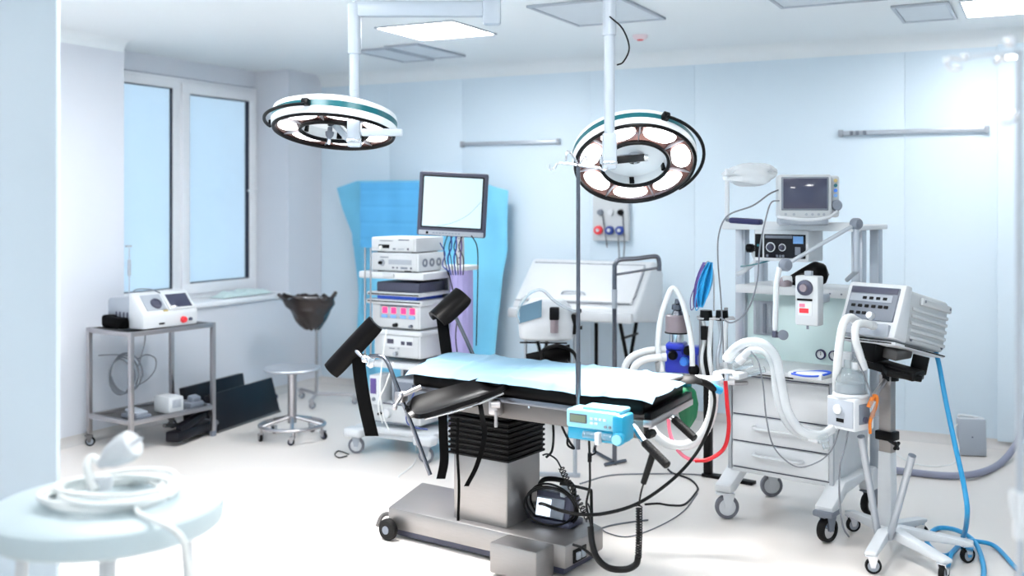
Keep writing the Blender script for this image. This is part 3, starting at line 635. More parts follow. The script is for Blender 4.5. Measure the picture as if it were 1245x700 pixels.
# ---- folded cloth on the sill
def cloth(u, v):
    x, y = (u - .5) * .16, (v - .5) * .62
    e = max(0, 1 - (2 * u - 1) ** 4) * max(0, 1 - (2 * v - 1) ** 6)
    return (x, y, .006 + .05 * e * (.75 + .5 * noise.noise(Vector((u * 4, v * 9, 1)))))
k = MB(); k.sheet(cloth, 16, 40, .003); o = k.build('folded_cloth', 'mint', label='crumpled pale cloth lying on the window sill', cat='cloth', sharp=80); o.location = (-6.04, 6.85, .859)
# ---- small plate on the left wall
k = MB(); k.b(0, .012, -.04, .04, 0, .02, .003); o = k.build('wall_hook_plate', 'plastic_grey', label='tiny grey plate on the white wall left of the trolley', cat='wall plate'); o.location = (XL, 4.85, .83)
# ================================================================== blue cover by the back wall
bs = thing('blue_cover', 'hanging sky blue plastic cover draped behind the endoscopy tower', 'cover', (-4.85, 7.5, 0))
def interp(v, pts):
    for (a, x), (b, y) in zip(pts, pts[1:]):
        if v <= b: return x + (y - x) * (v - a) / (b - a)
    return pts[-1][1]
def onY(px, Y):
    a = (px - CXP) / FPX; d = Y / (a * math.sin(THETA) + math.cos(THETA)); return P(px, 245, d).x
def cover(u, v):                                                  # u left-right, v bottom-top
    z = .004 + 1.826 * v
    xl = onY(interp(v, [(0, 428), (.45, 426), (.78, 420), (.9, 408), (1, 401)]), 7.5); xr = onY(interp(v, [(0, 596), (.4, 600), (.6, 605), (.72, 612), (1, 612)]), 7.5)
    x = xl + (xr - xl) * u
    y = 7.5 + .05 * math.sin(u * 24) * (1 - .75 * v) * (.4 + .6 * abs(2 * u - 1)) + .05 * noise.noise(Vector((u * 7, v * 3, 2)))
    y += .1 * (2 * u - 1) ** 4
    if u < .16 and v > .7: z += -.06 * (.16 - u) / .16
    if u > .84: z -= .09 * (u - .84) / .16 * v
    return (x, y, z)
k = MB(); k.sheet(cover, 90, 50, .003); k.build('cover_film', 'sheet_blue', bs, world=True, sharp=80)
x0, x1 = onY(438, 7.4), onY(509, 7.4)
def patch(u, v):
    return (x0 + (x1 - x0) * u, 7.4 + .006 * math.sin(u * 9.42) ** 2 + .006 * (abs(v * 4 % 1 - .5) < .05) + .012 * noise.noise(Vector((u * 3, v * 3, 7))), 1.26 + .55 * v)
k = MB(); k.sheet(patch, 40, 40, .004); k.build('folded_panel', 'sheet_dark', bs, world=True, sharp=80)
# ================================================================== endoscopy tower
tw = thing('endoscopy_tower', 'white wheeled endoscopy tower with stacked shelves and lilac column', 'equipment tower', (-3.76, 5.92, 0), -3)
def zt(py, d=6.75): return EYE - (py - HOR) * d / FPX
k = MB(); k.b(-.33, .3, -.2, .24, .13, .175, .02); k.b(-.28, .22, -.18, .2, .1, .14, .01); k.build('base_plate', 'plastic_white', tw)
for (x, y, r) in ((-.27, -.26, .065), (.27, -.24, .06), (-.28, .25, .06), (.28, .25, .06)):
    k = MB(); k.b(x - .07, x + .07, y - .05, y + .05, .11, .17, .02, seg=3); k.build('base_foot', 'plastic_white', tw)
    caster(tw, (x, y), r * .82, 'plastic_grey', 'rubber_grey', 'plastic_white', 25, h=.14, w=.035)
for x in (-.2, .19):
    k = MB(); k.b(x - .012, x + .012, .16, .2, .17, 1.2, .003); k.build('upright', 'plastic_white', tw)
for x in (-.212, -.165):
    k = MB(); k.cyl((x, -.235, zt(448)), (x, -.235, zt(302)), .006, seg=8); k.build('scope_rod', 'steel', tw)
for (py, x0, x1, hh) in ((332, -.3, .22, .045), (357, -.235, .2, .022), (366, -.24, .21, .03), (403, -.21, .21, .03), (443, -.21, .21, .04)):
    z = zt(py); k = MB(); k.b(x0, x1, -.19, .2, z - hh, z, .008); sh = k.build('shelf', 'plastic_white', tw)
    if py == 332: k = MB(); k.box((-.05, -.197, z - .022), (.09, .02, .03), .008); k.build('handle', 'plastic_offwhite', sh)
    if py in (357, 366): k = MB(); k.b(x0 + .015, x1 - .015, -.192, -.188, z - .016, z - .008, .001); k.build('dark_gap', 'plastic_black', sh)
k = MB(); k.b(-.18, .16, -.15, .15, zt(357) + .0, zt(345), .004); k.build('keyboard_drawer', 'plastic_darkgrey', tw)
k = MB(); k.b(-.17, .15, -.16, .14, zt(366) + .001, zt(359), .004); k.build('recorder_front', 'card_blue', tw)
k = MB(); k.b(-.19, .18, .165, .18, .2, 1.17, .003); k.build('back_panel', 'plastic_midgrey', tw)
k = MB(); k.cyl((.31, .12, .17), (.31, .12, zt(330)), .078, seg=28); lc = k.build('lilac_column', 'lilac', tw)
for i in range(5):
    a = -1.9 + i * .5; k = MB(); k.box((.31 + .077 * math.cos(a), .12 + .077 * math.sin(a), .68), (.006, .02, .95), .002, rot=(0, 0, a)); k.build('column_rib', 'lilac', lc)
k = MB(); k.b(.2, .4, .04, .2, zt(330), zt(324), .008); k.cyl((.375, .035, zt(327)), (.375, .03, zt(327)), .014); k.build('column_cap', 'plastic_white', lc)
k = MB(); k.b(.285, .335, .09, .12, zt(328), zt(286), .004); mb_ = k.build('monitor_bracket', 'plastic_offwhite', tw)
for i in range(5): k = MB(); k.cyl((.31, .091, zt(323 - i * 8)), (.31, .088, zt(323 - i * 8)), .005, seg=8); k.build('bracket_hole', 'plastic_darkgrey', mb_)
cols = ['cable_black', 'cable_blue', 'cable_black', 'cable_blue', 'cable_black', 'purple', 'cable_black']
for i, m_ in enumerate(cols):
    px = 543 + i * 3; dd = 6.62 + .02 * (i % 3)
    k = MB(); k.tube([P(px + 2, 284, dd), P(px + (3 if i % 2 else -3), 300, dd), P(px + (i - 3) * .8, 314, dd), P(px + 2, 334, dd + .05)], .005 if i % 2 else .0035, 6); k.build('signal_cable', m_, tw, world=True)
for (pts, m_) in (([(573, 286), (580, 300), (581, 330), (580, 380), (579, 420)], 'cable_black'), ([(535, 295), (541, 308), (538, 322), (546, 330)], 'cable_blue'), ([(545, 330), (550, 350), (556, 380), (554, 410), (558, 445)], 'cable_black'), ([(470, 400), (466, 430), (462, 470), (466, 505), (474, 525)], 'cable_white'), ([(478, 440), (470, 465), (460, 490), (465, 515)], 'cable_white'), ([(506, 470), (494, 505), (500, 518), (520, 522)], 'cable_blue')):
    k = MB(); k.tube([P(x, y, 6.5 if x > 530 else 6.4) for x, y in pts], .004, 6); k.build('signal_cable', m_, tw, world=True)
def unit(name, label, x0, x1, y0, y1, py0, py1, m_='plastic_white'):
    z0, z1 = zt(py1), zt(py0); a = R(-3); c = Vector((-3.76 + (x0 + x1) / 2 * math.cos(a), 5.92 + (x0 + x1) / 2 * math.sin(a), z0))
    t = thing(name, label, 'medical device', c, -3, group='units stacked in the endoscopy tower'); w = (x1 - x0) / 2; h = z1 - z0
    k = MB(); k.b(-w, w, y0, y1, .006, h, .008); k.build('case', m_, t)
    k = MB(); k.b(-w + .03, -w + .06, y0 + .03, y1 - .03, 0, .008, .001); k.b(w - .06, w - .03, y0 + .03, y1 - .03, 0, .008, .001); k.build('feet', 'rubber', t)
    k = MB(); k.b(-w + .012, w - .012, y0 - .005, y0 + .003, .012, h - .008, .004); f = k.build('front_panel', 'plastic_offwhite', t)
    def el(nm, u0, u1, v0, v1, m2, d=.004):
        k = MB(); k.b(-w + u0 * 2 * w, -w + u1 * 2 * w, y0 - .005 - d, y0 - .004, v0 * h, v1 * h, min(.002, d * .4)); k.build(nm, m2, f)
    def kn(u, v, r, m2, d=.014):
        k = MB(); k.cyl((-w + u * 2 * w, y0 - .004, v * h), (-w + u * 2 * w, y0 - .005 - d, v * h), r, r * .85, seg=14); k.build('knob', m2, f)
    return t, el, kn, w, h
t, el, kn, w, h = unit('video_processor', 'white video processor at the very top of the tower stack', -.21, .15, -.17, .15, 289, 308)
el('card_slot', .18, .42, .28, .52, 'plastic_black', .003); el('dark_strip', .2, .5, .74, .79, 'plastic_midgrey', .002); el('dark_strip', .62, .86, .8, .87, 'plastic_darkgrey', .002); el('button_row', .5, .56, .2, .3, 'plastic_midgrey'); el('button_row', .62, .75, .2, .28, 'plastic_grey'); el('button', .82, .85, .18, .32, 'plastic_darkgrey'); kn(.24, .34, .012, 'cable_white')
t, el, kn, w, h = unit('light_source', 'white light source with side fans, second from the top of the tower', -.21, .17, -.17, .15, 308.3, 332)
kn(.24, .48, .024, 'plastic_grey', .01); kn(.24, .48, .012, 'plastic_black', .03); el('dark_strip', .2, .38, .74, .8, 'plastic_midgrey', .002); el('grey_window', .38, .86, .4, .66, 'plastic_grey', .002); el('button', .46, .5, .2, .28, 'plastic_darkgrey'); el('button', .55, .58, .2, .28, 'plastic_darkgrey'); el('button_row', .64, .78, .18, .28, 'plastic_midgrey'); el('button', .84, .87, .18, .28, 'plastic_darkgrey'); el('name_plate', .72, .86, .04, .1, 'plastic_black', .002)
for i, y in enumerate((-.1, -.02, .06)):
    k = MB(); k.lathe([(.014, 0), (.028, 0), (.028, .004), (.014, .004)], Matrix.Translation((w, y, h * .5)) @ Matrix.Rotation(R(90), 4, 'Y'), 16, closed=True); k.build('side_fan', 'plastic_midgrey', t)
t, el, kn, w, h = unit('electrosurgical_unit', 'white electrosurgical unit with four red number displays in the tower', -.205, .185, -.17, .17, 371, 402)
el('display_panel', .18, .86, .42, .92, 'plastic_grey', .003)
for u in (.24, .42, .62, .8): el('red_display', u, u + .1, .62, .86, 'led_red', .006); el('blue_keys', u - .02, u + .1, .44, .56, 'button_blue', .006)
el('dark_strip', .2, .84, .9, .94, 'plastic_darkgrey', .006); kn(.52, .17, .014, 'plastic_black', .03); kn(.83, .16, .011, 'plastic_midgrey', .025)
t, el, kn, w, h = unit('insufflator', 'white gas insufflator with grey displays above the lowest tower shelf', -.185, .185, -.17, .17, 406, 438)
el('display_panel', .2, .86, .46, .86, 'plastic_white', .003); el('display', .3, .44, .56, .74, 'plastic_darkgrey', .006); el('display', .6, .68, .54, .68, 'plastic_darkgrey', .006); el('display', .72, .84, .54, .68, 'plastic_darkgrey', .006); el('button_row', .34, .46, .36, .4, 'plastic_midgrey'); el('button_row', .52, .56, .36, .42, 'plastic_grey'); kn(.5, .2, .014, 'plastic_grey', .03); el('bottom_gap', .02, .96, .01, .05, 'plastic_black', .003)
t, el, kn, w, h = unit('suction_pump', 'white pump with round dial at the foot of the tower', -.19, .2, -.19, .17, 493, 518)
kn(.34, .5, .032, 'plastic_white', .02); kn(.2, .45, .01, 'plastic_black', .03); el('dark_edge', .02, .98, .0, .06, 'plastic_midgrey', .003); el('dark_edge', .02, .98, .94, 1.0, 'plastic_darkgrey', .003)
pb = thing('purple_pump', 'small white box with purple window low in the tower', 'medical device', (-3.905, 5.75, zt(495)), -3, group='units stacked in the endoscopy tower')
k = MB(); k.b(-.04, .04, -.06, .1, 0, .19, .008); k.build('case', 'plastic_white', pb)
k = MB(); k.b(-.028, .018, -.066, -.058, .07, .17, .004); k.build('window', 'purple', pb)
k = MB(); k.cyl((0, -.06, .035), (0, -.07, .035), .012); k.build('button', 'plastic_midgrey', pb)
mid_ = thing('irrigation_unit', 'grey metal unit half hidden behind the arm board in the tower', 'medical device', (-3.7, 5.93, zt(494)), -3, group='units stacked in the endoscopy tower')
k = MB(); k.b(-.12, .2, -.16, .15, .0, .16, .008); k.build('case', 'plastic_grey', mid_)
k = MB(); k.b(-.1, .18, -.168, -.158, .02, .14, .004); k.build('front_panel', 'plastic_midgrey', mid_)
k = MB(); k.b(.06, .1, -.175, -.166, .09, .12, .003); k.build('display', 'lcd', mid_)
# ---- monitor on the tower
mo = thing('tower_monitor', 'grey framed flat monitor with bright screen on top of the endoscopy tower', 'monitor', P(550, 249, 6.62), 24)
RM = Matrix.Rotation(R(3.0), 4, 'Y')
k = MB(); k.M = RM; k.b(-.218, .218, 0, .05, -.2, .205, .012, seg=3); k.b(-.16, .16, .05, .09, -.14, .15, .03); mc = k.build('housing', 'plastic_darkgrey', mo)
k = MB(); k.M = RM; k.b(-.195, .195, -.004, .001, -.15, .182, .004); k.build('inner_bezel', 'plastic_black', mc)
k = MB(); k.M = RM; k.b(-.185, .185, -.006, -.003, -.14, .172, .0); sc = k.build('screen', 'screen_lit', mc)
k = MB(); k.M = RM; k.tube([(-.09, -.0065, -.138), (.0, -.0065, -.115), (.1, -.0065, -.06), (.183, -.0065, .03)], .0012, 6); k.build('screen_curve', 'teal', sc)
k = MB(); k.M = RM; k.b(-.205, .205, -.006, .004, -.196, -.166, .004); cb = k.build('control_strip', 'plastic_grey', mc)
k = MB(); k.M = RM; k.cyl((-.15, -.005, -.181), (-.15, -.012, -.181), .009, seg=14); k.build('power_button', 'plastic_black', cb)
for i in range(9): k = MB(); k.M = RM; k.b(-.115 + i * .02, -.103 + i * .02, -.009, -.005, -.184, -.178, .001); k.build('key', 'plastic_midgrey', cb)
# ================================================================== along the back wall
# ---- medical gas outlet box
go = thing('gas_outlet_box', 'beige wall outlet box with one red and two blue valves', 'wall outlet', (-3.055, YB, 1.34))
k = MB(); k.b(-.15, .15, -.06, 0, 0, .36, .01); k.build('box', 'plastic_offwhite', go)
for x, m_ in ((-.095, 'red'), (.0, 'cable_blue'), (.085, 'cable_blue')):
    k = MB(); k.lathe([(0, .03), (.018, .032), (.034, .026), (.036, 0), (0, 0)], Matrix.Translation((x, -.06, .085)) @ Matrix.Rotation(R(90), 4, 'X'), 20); v_ = k.build('valve', m_, go)
    k = MB(); k.lathe([(0, .042), (.012, .04), (.016, .028), (0, .028)], Matrix.Translation((x, -.06, .085)) @ Matrix.Rotation(R(90), 4, 'X'), 14); k.build('valve_cap', 'plastic_white', v_)
for x, m_ in ((-.08, 'plastic_midgrey'), (.01, 'plastic_white'), (.09, 'plastic_black')):
    k = MB(); k.cyl((x, -.058, .225), (x, -.085, .225), .026, .022, seg=18); k.build('socket', m_, go)
for pts in ([(.07, -.07, .05), (.075, -.06, -.08), (.07, -.04, -.25)], [(.11, -.07, .2), (.12, -.06, .0), (.11, -.05, -.12), (.105, -.04, -.26)], [(-.06, -.075, .22), (-.04, -.08, .1), (-.02, -.07, -.05)]):
    k = MB(); k.tube(pts, .005, 6); k.build('flex', 'cable_grey', go)
# ---- white sterile storage chamber on folding legs
uv = thing('sterile_chamber', 'white sloped-lid storage chamber on black folding legs by the back wall', 'storage chamber', (-3.12, 7.28, 0), 0)
YZ = Matrix(((0, 0, 1, 0), (1, 0, 0, 0), (0, 1, 0, 0), (0, 0, 0, 1)))
k = MB(); k.prism([(-.3, .80), (.28, .74), (.28, 1.12), (.16, 1.2), (.05, 1.205), (-.3, .88)], -.44, .55, YZ, bev=.025); ub = k.build('body', 'plastic_white', uv)
sl = Matrix.Translation((0, -.125, 1.045)) @ Matrix.Rotation(math.atan2(.325, .35), 4, 'X')
k = MB(); k.M = sl; k.b(-.38, .5, -.19, .185, -.002, .02, .02, seg=3); ld_ = k.build('lid', 'plastic_white', uv)
k = MB(); k.M = sl @ Matrix.Translation((0, 0, .012))
pt = [(-.39, .19, .0), (.5, .19, .0), (.51, .15, 0), (.51, -.12, 0), (.48, -.19, 0), (.3, -.2, 0), (-.42, -.2, 0)]
k.tube(pt, .004, 6, smooth=False); k.build('lid_seal', 'plastic_midgrey', ld_)
k = MB(); k.M = sl; k.tube([(-.06, -.13, .022), (-.03, -.12, .04), (.1, -.12, .04), (.13, -.13, .022)], .007, 8); k.build('lid_handle', 'alu', ld_)
k = MB(); k.b(-.46, .52, -.33, -.27, .79, .86, .012); k.build('front_lip', 'plastic_white', uv)
for x in (-.32, .38):
    for (y0, y1) in ((-.22, .2), (.2, -.22)):
        k = MB(); k.cyl((x + (.012 if y0 < 0 else -.012), y0, .78), (x + (.012 if y0 < 0 else -.012), y1 * .9, .0), .014, seg=10); k.build('leg', 'plastic_black', uv)
    k = MB(); k.cyl((x, -.15, .66), (x, .17, .66), .01, seg=8); k.build('brace', 'plastic_black', uv)
k = MB(); k.cyl((.2, -.2, .77), (.2, -.2, .0), .014, seg=10); k.build('leg', 'plastic_black', uv)
# ---- chrome frame (overbed table upright)
cf = thing('chrome_push_frame', 'chrome inverted U frame standing before the white chamber', 'frame', (-2.3, 6.23, 0), 27)
k = MB(); k.tube([(-.135, 0, 0), (-.135, 0, .6), (-.135, 0, 1.2), (-.13, 0, 1.255), (-.1, 0, 1.285), (.0, 0, 1.292), (.1, 0, 1.305), (.135, 0, 1.3), (.145, 0, 1.265), (.145, 0, 1.215)], .0145, 12); k.build('tube_frame', 'chrome_grey', cf)
k = MB(); k.cyl((-.135, 0, 1.19), (.145, 0, 1.235), .008, seg=10); k.build('cross_bar', 'chrome_grey', cf)
k = MB(); k.tube([(-.135, 0, .45), (-.2, .2, .2), (-.24, .3, .02)], .01, 8); k.cyl((-.24, .3, .012), (-.135, 0, .012), .012, seg=8); k.cyl((-.2, -.05, .012), (-.06, .05, .012), .012, seg=8); k.build('foot_bars', 'chrome_grey', cf)
k = MB(); k.cyl((-.135, 0, .98), (-.135, 0, 1.1), .017, seg=12); k.build('sleeve', 'alu', cf)
# ---- white rounded suction unit and its black cradle
wd = thing('nebuliser', 'white rounded nebuliser unit on a thin stand behind the table', 'medical device', (-2.68, 5.72, 0), 20)
k = MB()
def body(u, v):
    a = 2 * math.pi * u; e = lambda c, p: math.copysign(abs(c) ** p, c)
    pr = interp(v, [(0, .0), (.02, .8), (.1, .98), (.45, 1.02), (.75, .86), (.93, .6), (1, .0)])
    return (.165 * pr * e(math.cos(a), .6), .12 * pr * e(math.sin(a), .6), .82 + .25 * interp(v, [(0, 0), (.02, 0), (.1, .05), (.45, .4), (.75, .8), (.93, .99), (1, 1)]))
k.sheet(body, 40, 24, .002); wb_ = k.build('housing', 'plastic_white', wd, sharp=60)
k = MB(); k.b(-.15, -.05, -.118, -.1, .812, .82, .002); k.b(-.03, .13, -.118, -.1, .812, .82, .002); k.build('base_gap', 'plastic_black', wd)
k = MB(); k.b(.03, .085, -.16, -.11, .955, 1.03, .006); k.build('bottle_cap', 'plastic_black', wd)
k = MB(); k.cyl((.057, -.135, .88), (.057, -.135, .955), .024, seg=16); k.build('bottle', 'absorber', wd)
k = MB(); k.tube([(-.15, -.1, .93), (-.16, -.13, 1.0), (-.1, -.14, 1.1), (-.02, -.13, 1.13), (.05, -.12, 1.07), (.13, -.11, 1.02), (.2, -.05, .99)], .009, 8); k.build('air_tube', 'clear_plastic', wd)
k = MB(); k.sheet(lambda u, v: (-.15 + .13 * u, -.125 + .03 * u * v, .93 + .1 * v + .04 * u), 10, 10, .002); k.build('paper_mask', 'drape_blue', wd)
k = MB(); k.b(.15, .18, -.06, .04, .86, .98, .008); k.cyl((.18, -.03, .9), (.215, -.03, .9), .012); k.cyl((.18, -.03, 1.0), (.21, -.03, 1.0), .012); k.build('side_bracket', 'plastic_black', wd)
k = MB(); k.cyl((.17, .0, .0), (.17, 0, .93), .012, seg=12); k.cyl((-.13, .02, .0), (-.13, .02, .83), .01, seg=10); k.b(-.16, .2, -.012, .03, .0, .02, .004); k.build('stand', 'alu', wd)
cr = thing('padded_cradle', 'black padded arm cradle hung below the white nebuliser unit', 'cradle', (-2.62, 5.62, .68), 20)
k = MB(); k.M = Matrix.Rotation(R(16), 4, 'X') @ Matrix.Rotation(R(-8), 4, 'Y')
k.sheet(lambda u, v: (-.14 + .27 * u, -.1 + .2 * v, .02 + .06 * abs(2 * v - 1) ** 2.2 - .03 * (1 - u)), 14, 14, .014); k.build('pad', 'vinyl_black', cr, sharp=60)
k = MB(); k.tube([(-.03, -.1, .05), (-.02, -.11, .11), (.06, -.1, .135), (.14, -.06, .1), (.17, 0, .03), (.17, .02, -.05)], .011, 8); k.build('arm', 'plastic_black', cr)
# ================================================================== absorber, hoses and instruments left of the anaesthesia machine
ab2 = thing('gas_absorber', 'blue anaesthetic vaporiser block topped by a grey absorber canister', 'vaporiser', (-1.72, 5.36, .42), 10)
zz = lambda py: EYE - (py - HOR) * 5.55 / FPX - .42
k = MB(); k.b(-.085, .085, -.06, .06, zz(452), zz(424), .012); k.b(-.08, .02, -.07, .06, zz(424), zz(416), .012); k.b(.0, .095, -.065, .05, zz(430), zz(420), .01); k.build('valve_block', 'blue_paint', ab2)
for (x, z_, m_) in ((-.04, zz(430), 'plastic_black'), (.04, zz(424), 'plastic_black'), (.02, zz(437), 'blue_light')):
    k = MB(); k.cyl((x, -.06, z_), (x, -.1, z_), .026, .022, seg=8 if m_ == 'blue_light' else 18, bev=.004); k.build('knob', m_, ab2)
k = MB(); k.ball((.07, -.07, zz(447)), .03, sc=(1, 1, 1.1)); k.build('black_cap', 'plastic_black', ab2)
k = MB(); k.cyl((-.03, 0, zz(416)), (-.03, 0, zz(405)), .038, seg=20); k.build('neck', 'chrome', ab2)
k = MB(); k.cyl((-.025, 0, zz(405)), (-.025, 0, zz(383)), .064, seg=28, bev=.005); ca = k.build('canister', 'absorber', ab2)
k = MB(); k.lathe([(.058, 0), (.068, .002), (.068, .008), (.058, .01)], Matrix.Translation((-.025, 0, zz(405.5))), 28); k.build('canister_ring', 'plastic_black', ca)
k = MB(); k.lathe([(0, .085), (.012, .085), (.016, .06), (.03, .055), (.032, .03), (.022, .025), (.034, .0), (0, 0)], Matrix.Translation((-.025, 0, zz(383))), 18); k.build('dome_fitting', 'chrome_grey', ca)
k = MB(); k.cyl((.02, .02, zz(466)), (.02, .02, zz(452)), .02, seg=14); k.cyl((.02, .02, zz(463)), (.32, .1, zz(463)), .014, seg=12); k.build('support_arm', 'alu', ab2)
k = MB(); k.tube([P(805, 452, 5.35), P(800, 425, 5.38), P(802, 395, 5.4), P(808, 370, 5.42), P(818, 350, 5.44), P(829, 366, 5.42), P(837, 395, 5.4), P(841, 420, 5.36), P(842, 445, 5.34)], .014, 10); 
hl = thing('looped_hose', 'white hose looped over the grey absorber canister', 'hose', P(818, 455, 5.4)); k.build('hose', 'hose_white', hl, world=True)
k = MB()
for s in (-1, 1):
    k.tube([P(802, 452 + s * 0, 5.36), P(800, 440, 5.36)], .017, 10, smooth=False)
k.build('cuff', 'plastic_white', hl, world=True)
for j, (lab, pts) in enumerate((('upper white corrugated hose curving down onto the blue drape', [(803, 425, 5.42), (785, 427, 5.42), (768, 434, 5.42), (760, 446, 5.42), (758, 462, 5.44), (757, 490, 5.46)]), ('lower white corrugated hose curving down onto the blue drape', [(804, 434, 5.36), (788, 436, 5.36), (775, 442, 5.36), (769, 452, 5.36), (766, 470, 5.38), (766, 500, 5.4)]))):
    t = thing('breathing_hose', lab, 'hose', P(*pts[-1]), group='white hoses behind the table head'); k = MB(); k.corr([P(*p) for p in pts], .019, .018, .06); k.build('hose', 'hose_white', t, world=True)
    k = MB(); k.cyl(P(*pts[0]), P(pts[0][0] + 6, pts[0][1], pts[0][2]), .022, seg=14); k.build('cuff', 'plastic_white', t, world=True)
# ---- instrument holder with masks
ih = thing('instrument_stand', 'steel instrument holder with black cups and white handles before the machine', 'instrument stand', (-1.52, 5.28, 0), 20)
zi = lambda py: EYE - (py - HOR) * 5.4 / FPX
k = MB(); k.cyl((0.06, .06, zi(475)), (.06, .06, zi(375)), .01, seg=10); k.cyl((0.06, .06, zi(468)), (.2, .1, zi(468)), .01, seg=10); k.cyl((-.07, .06, zi(470)), (-.07, .06, zi(385)), .008, seg=8); k.b(-.09, .1, -.03, .07, zi(388), zi(385.5), .003); k.b(-.09, .1, -.03, .07, zi(462), zi(459), .003); k.build('rack', 'steel', ih)
for x in (-.045, .035):
    k = MB(); k.cyl((x, .0, zi(389)), (x, .0, zi(377)), .034, .03, seg=18); k.build('cup', 'plastic_black', ih)
for i, (x, y) in enumerate(((-.06, -.01), (-.02, -.03), (.02, -.01), (.055, -.03))):
    k = MB(); k.tube([(x, y, zi(388)), (x + .008 * (-1) ** i, y, zi(410)), (x - .01, y - .02, zi(435)), (x + .01, y, zi(462))], .012 if i % 2 else .009, 8); k.build('handle', 'plastic_white' if i != 2 else 'alu', ih)
k = MB(); k.tube([P(868, 378, 5.36), P(868, 345, 5.39), P(866, 326, 5.41), P(861, 318, 5.41), P(857, 322, 5.4)], .004, 6); k.build('mask_hook', 'steel', ih, world=True)
k = MB(); k.b(-.075, -.045, -.05, -.02, zi(412), zi(395), .004); k.build('black_block', 'plastic_black', ih)
for j, (dx, m_, lab, w0) in enumerate(((0, 'hose_blue', 'light blue face mask hanging beside the anaesthesia machine', .05), (-.03, 'purple', 'purple face mask behind the light blue one', .035))):
    t = thing('face_mask', lab, 'face mask', P(858 - 4 * j, 372, 5.4 + .05 * j), 0, group='hanging face masks'); c = P(858 - 6 * j, 346, 5.38 + .05 * j)
    k = MB(); k.sheet(lambda u, v: c + RIGHT * (w0 * 1.5 * (u - .5) * (1 - .75 * abs(2 * v - 1) ** 2) + .05 * (v - .5)) + UP * (.23 * (v - .5)) + FWD * (.02 * math.sin(u * 14 + j)), 16, 14, .004); k.build('pleated_cloth', m_, t, world=True, sharp=70)
    k = MB(); k.tube([c + UP * -.11 + RIGHT * -.03, c + UP * -.13 + RIGHT * -.05, c + UP * -.06 + RIGHT * -.05, c + UP * .05 + RIGHT * .0], .0025, 5); k.build('ear_loop', 'hose_blue' if j == 0 else 'purple', t, world=True)
# ---- green breathing bag
gb = thing('breathing_bag', 'dark green rubber breathing bag hanging at the table head', 'breathing bag', P(834, 470, 4.9), 0)
k = MB(); top = P(835, 468, 4.9)
def gbag(u, v):
    a = 2 * math.pi * u; r = interp(v, [(0, .0), (.05, .2), (.3, .75), (.6, 1), (.88, .9), (1, .35)])
    pl_ = 1 + .12 * math.cos(4 * a)
    return top + RIGHT * (.048 * r * pl_ * math.cos(a) + .006 * math.sin(v * 5)) + FWD * (.036 * r * pl_ * math.sin(a)) + UP * (-.215 * (1 - v))
k.sheet(gbag, 32, 20, .002); k.build('bag', 'green_bag', gb, world=True, sharp=70)
k = MB(); k.cyl(top + UP * -.005, top + UP * .045, .024, .02, seg=16); k.build('neck_fitting', 'teal', gb, world=True)
wh_ = thing('white_loop_hose', 'wide white hose looping under the green breathing bag', 'hose', P(815, 560, 4.95))
k = MB(); k.corr([P(868, 470, 4.9), P(866, 500, 4.92), P(856, 525, 4.94), P(838, 540, 4.95), P(815, 540, 4.95), P(797, 528, 4.96), P(790, 515, 4.98)], .023, .02, .05); k.build('hose', 'hose_white', wh_, world=True)
k = MB(); k.cyl(P(868, 470, 4.9), P(868, 461, 4.9), .028, seg=16); k.build('cuff', 'plastic_white', wh_, world=True)
bm_ = thing('black_mask_tube', 'black rubber tube with mask lying at the head of the drape', 'mask', P(838, 464, 4.75))
k = MB(); k.tube([P(808, 470, 4.72), P(822, 463, 4.74), P(838, 461, 4.76), P(858, 466, 4.8), P(868, 473, 4.84)], .016, 10); k.lathe([(0, .03), (.03, .028), (.055, .01), (.06, 0), (.03, .006), (0, .008)], Matrix.Translation(P(838, 464, 4.76)), 24); k.build('tube', 'rubber', bm_, world=True)
k = MB(); k.cyl(P(866, 471, 4.84), P(876, 475, 4.86), .018, seg=14); k.build('blue_connector', 'hose_blue', bm_, world=True)
# ================================================================== anaesthesia machine
AM = (-1.16, 5.65, 0); ARZ = -12
am = thing('anaesthesia_machine', 'tall white wheeled anaesthesia machine with drawers and pale green rear panel', 'anaesthesia machine', AM, ARZ)
def za(py, d=5.45): return EYE - (py - HOR) * d / FPX
k = MB(); k.b(-.285, .285, -.26, .2, .235, .77, .012); cab = k.build('cabinet', 'plastic_white', am)
k = MB(); k.b(-.262, .262, -.272, -.255, .545, .735, .006); k.build('front_panel', 'plastic_white', am)
for z0, z1 in ((.405, .535), (.27, .395)):
    k = MB(); k.b(-.262, .262, -.275, -.255, z0, z1, .006); d_ = k.build('drawer', 'plastic_white', am)
    k = MB(); k.tube([(-.13, -.276, z1 - .05), (-.115, -.3, z1 - .052), (.0, -.305, z1 - .052), (.115, -.3, z1 - .052), (.13, -.276, z1 - .05)], .012, 8, flat=.7); k.build('handle', 'plastic_white', d_)
for s in (-1, 1):
    k = MB(); k.b(s * .275 - .01, s * .275 + .01, -.277, -.255, .25, .77, .003); k.build('front_trim', 'alu', am)
k = MB(); k.prism([(-.33, -.33), (-.29, -.37), (.29, -.37), (.32, -.33), (.32, .1), (-.33, .1)], .768, .80, bev=.01); ws = k.build('worktop', 'plastic_offwhite', am)
k = MB(); k.b(-.22, .12, -.374, -.366, .772, .778, .001); k.build('dark_slot', 'plastic_black', ws)
k = MB(); k.b(-.33, .32, .0, .03, .79, za(358), .005); k.build('rear_panel', 'mint', am)
for (x0, x1) in ((-.37, -.31), (.28, .34)):
    k = MB(); k.b(x0, x1, -.03, .03, .5, 1.505, .006); k.b(x0 + .012, x1 - .012, -.034, -.028, .82, 1.5, .002); k.build('front_post', 'alu', am)
for (x0, x1) in ((-.37, -.31), (.29, .34)):
    k = MB(); k.b(x0, x1, .2, .26, .25, 1.505, .006); k.build('rear_post', 'alu', am)
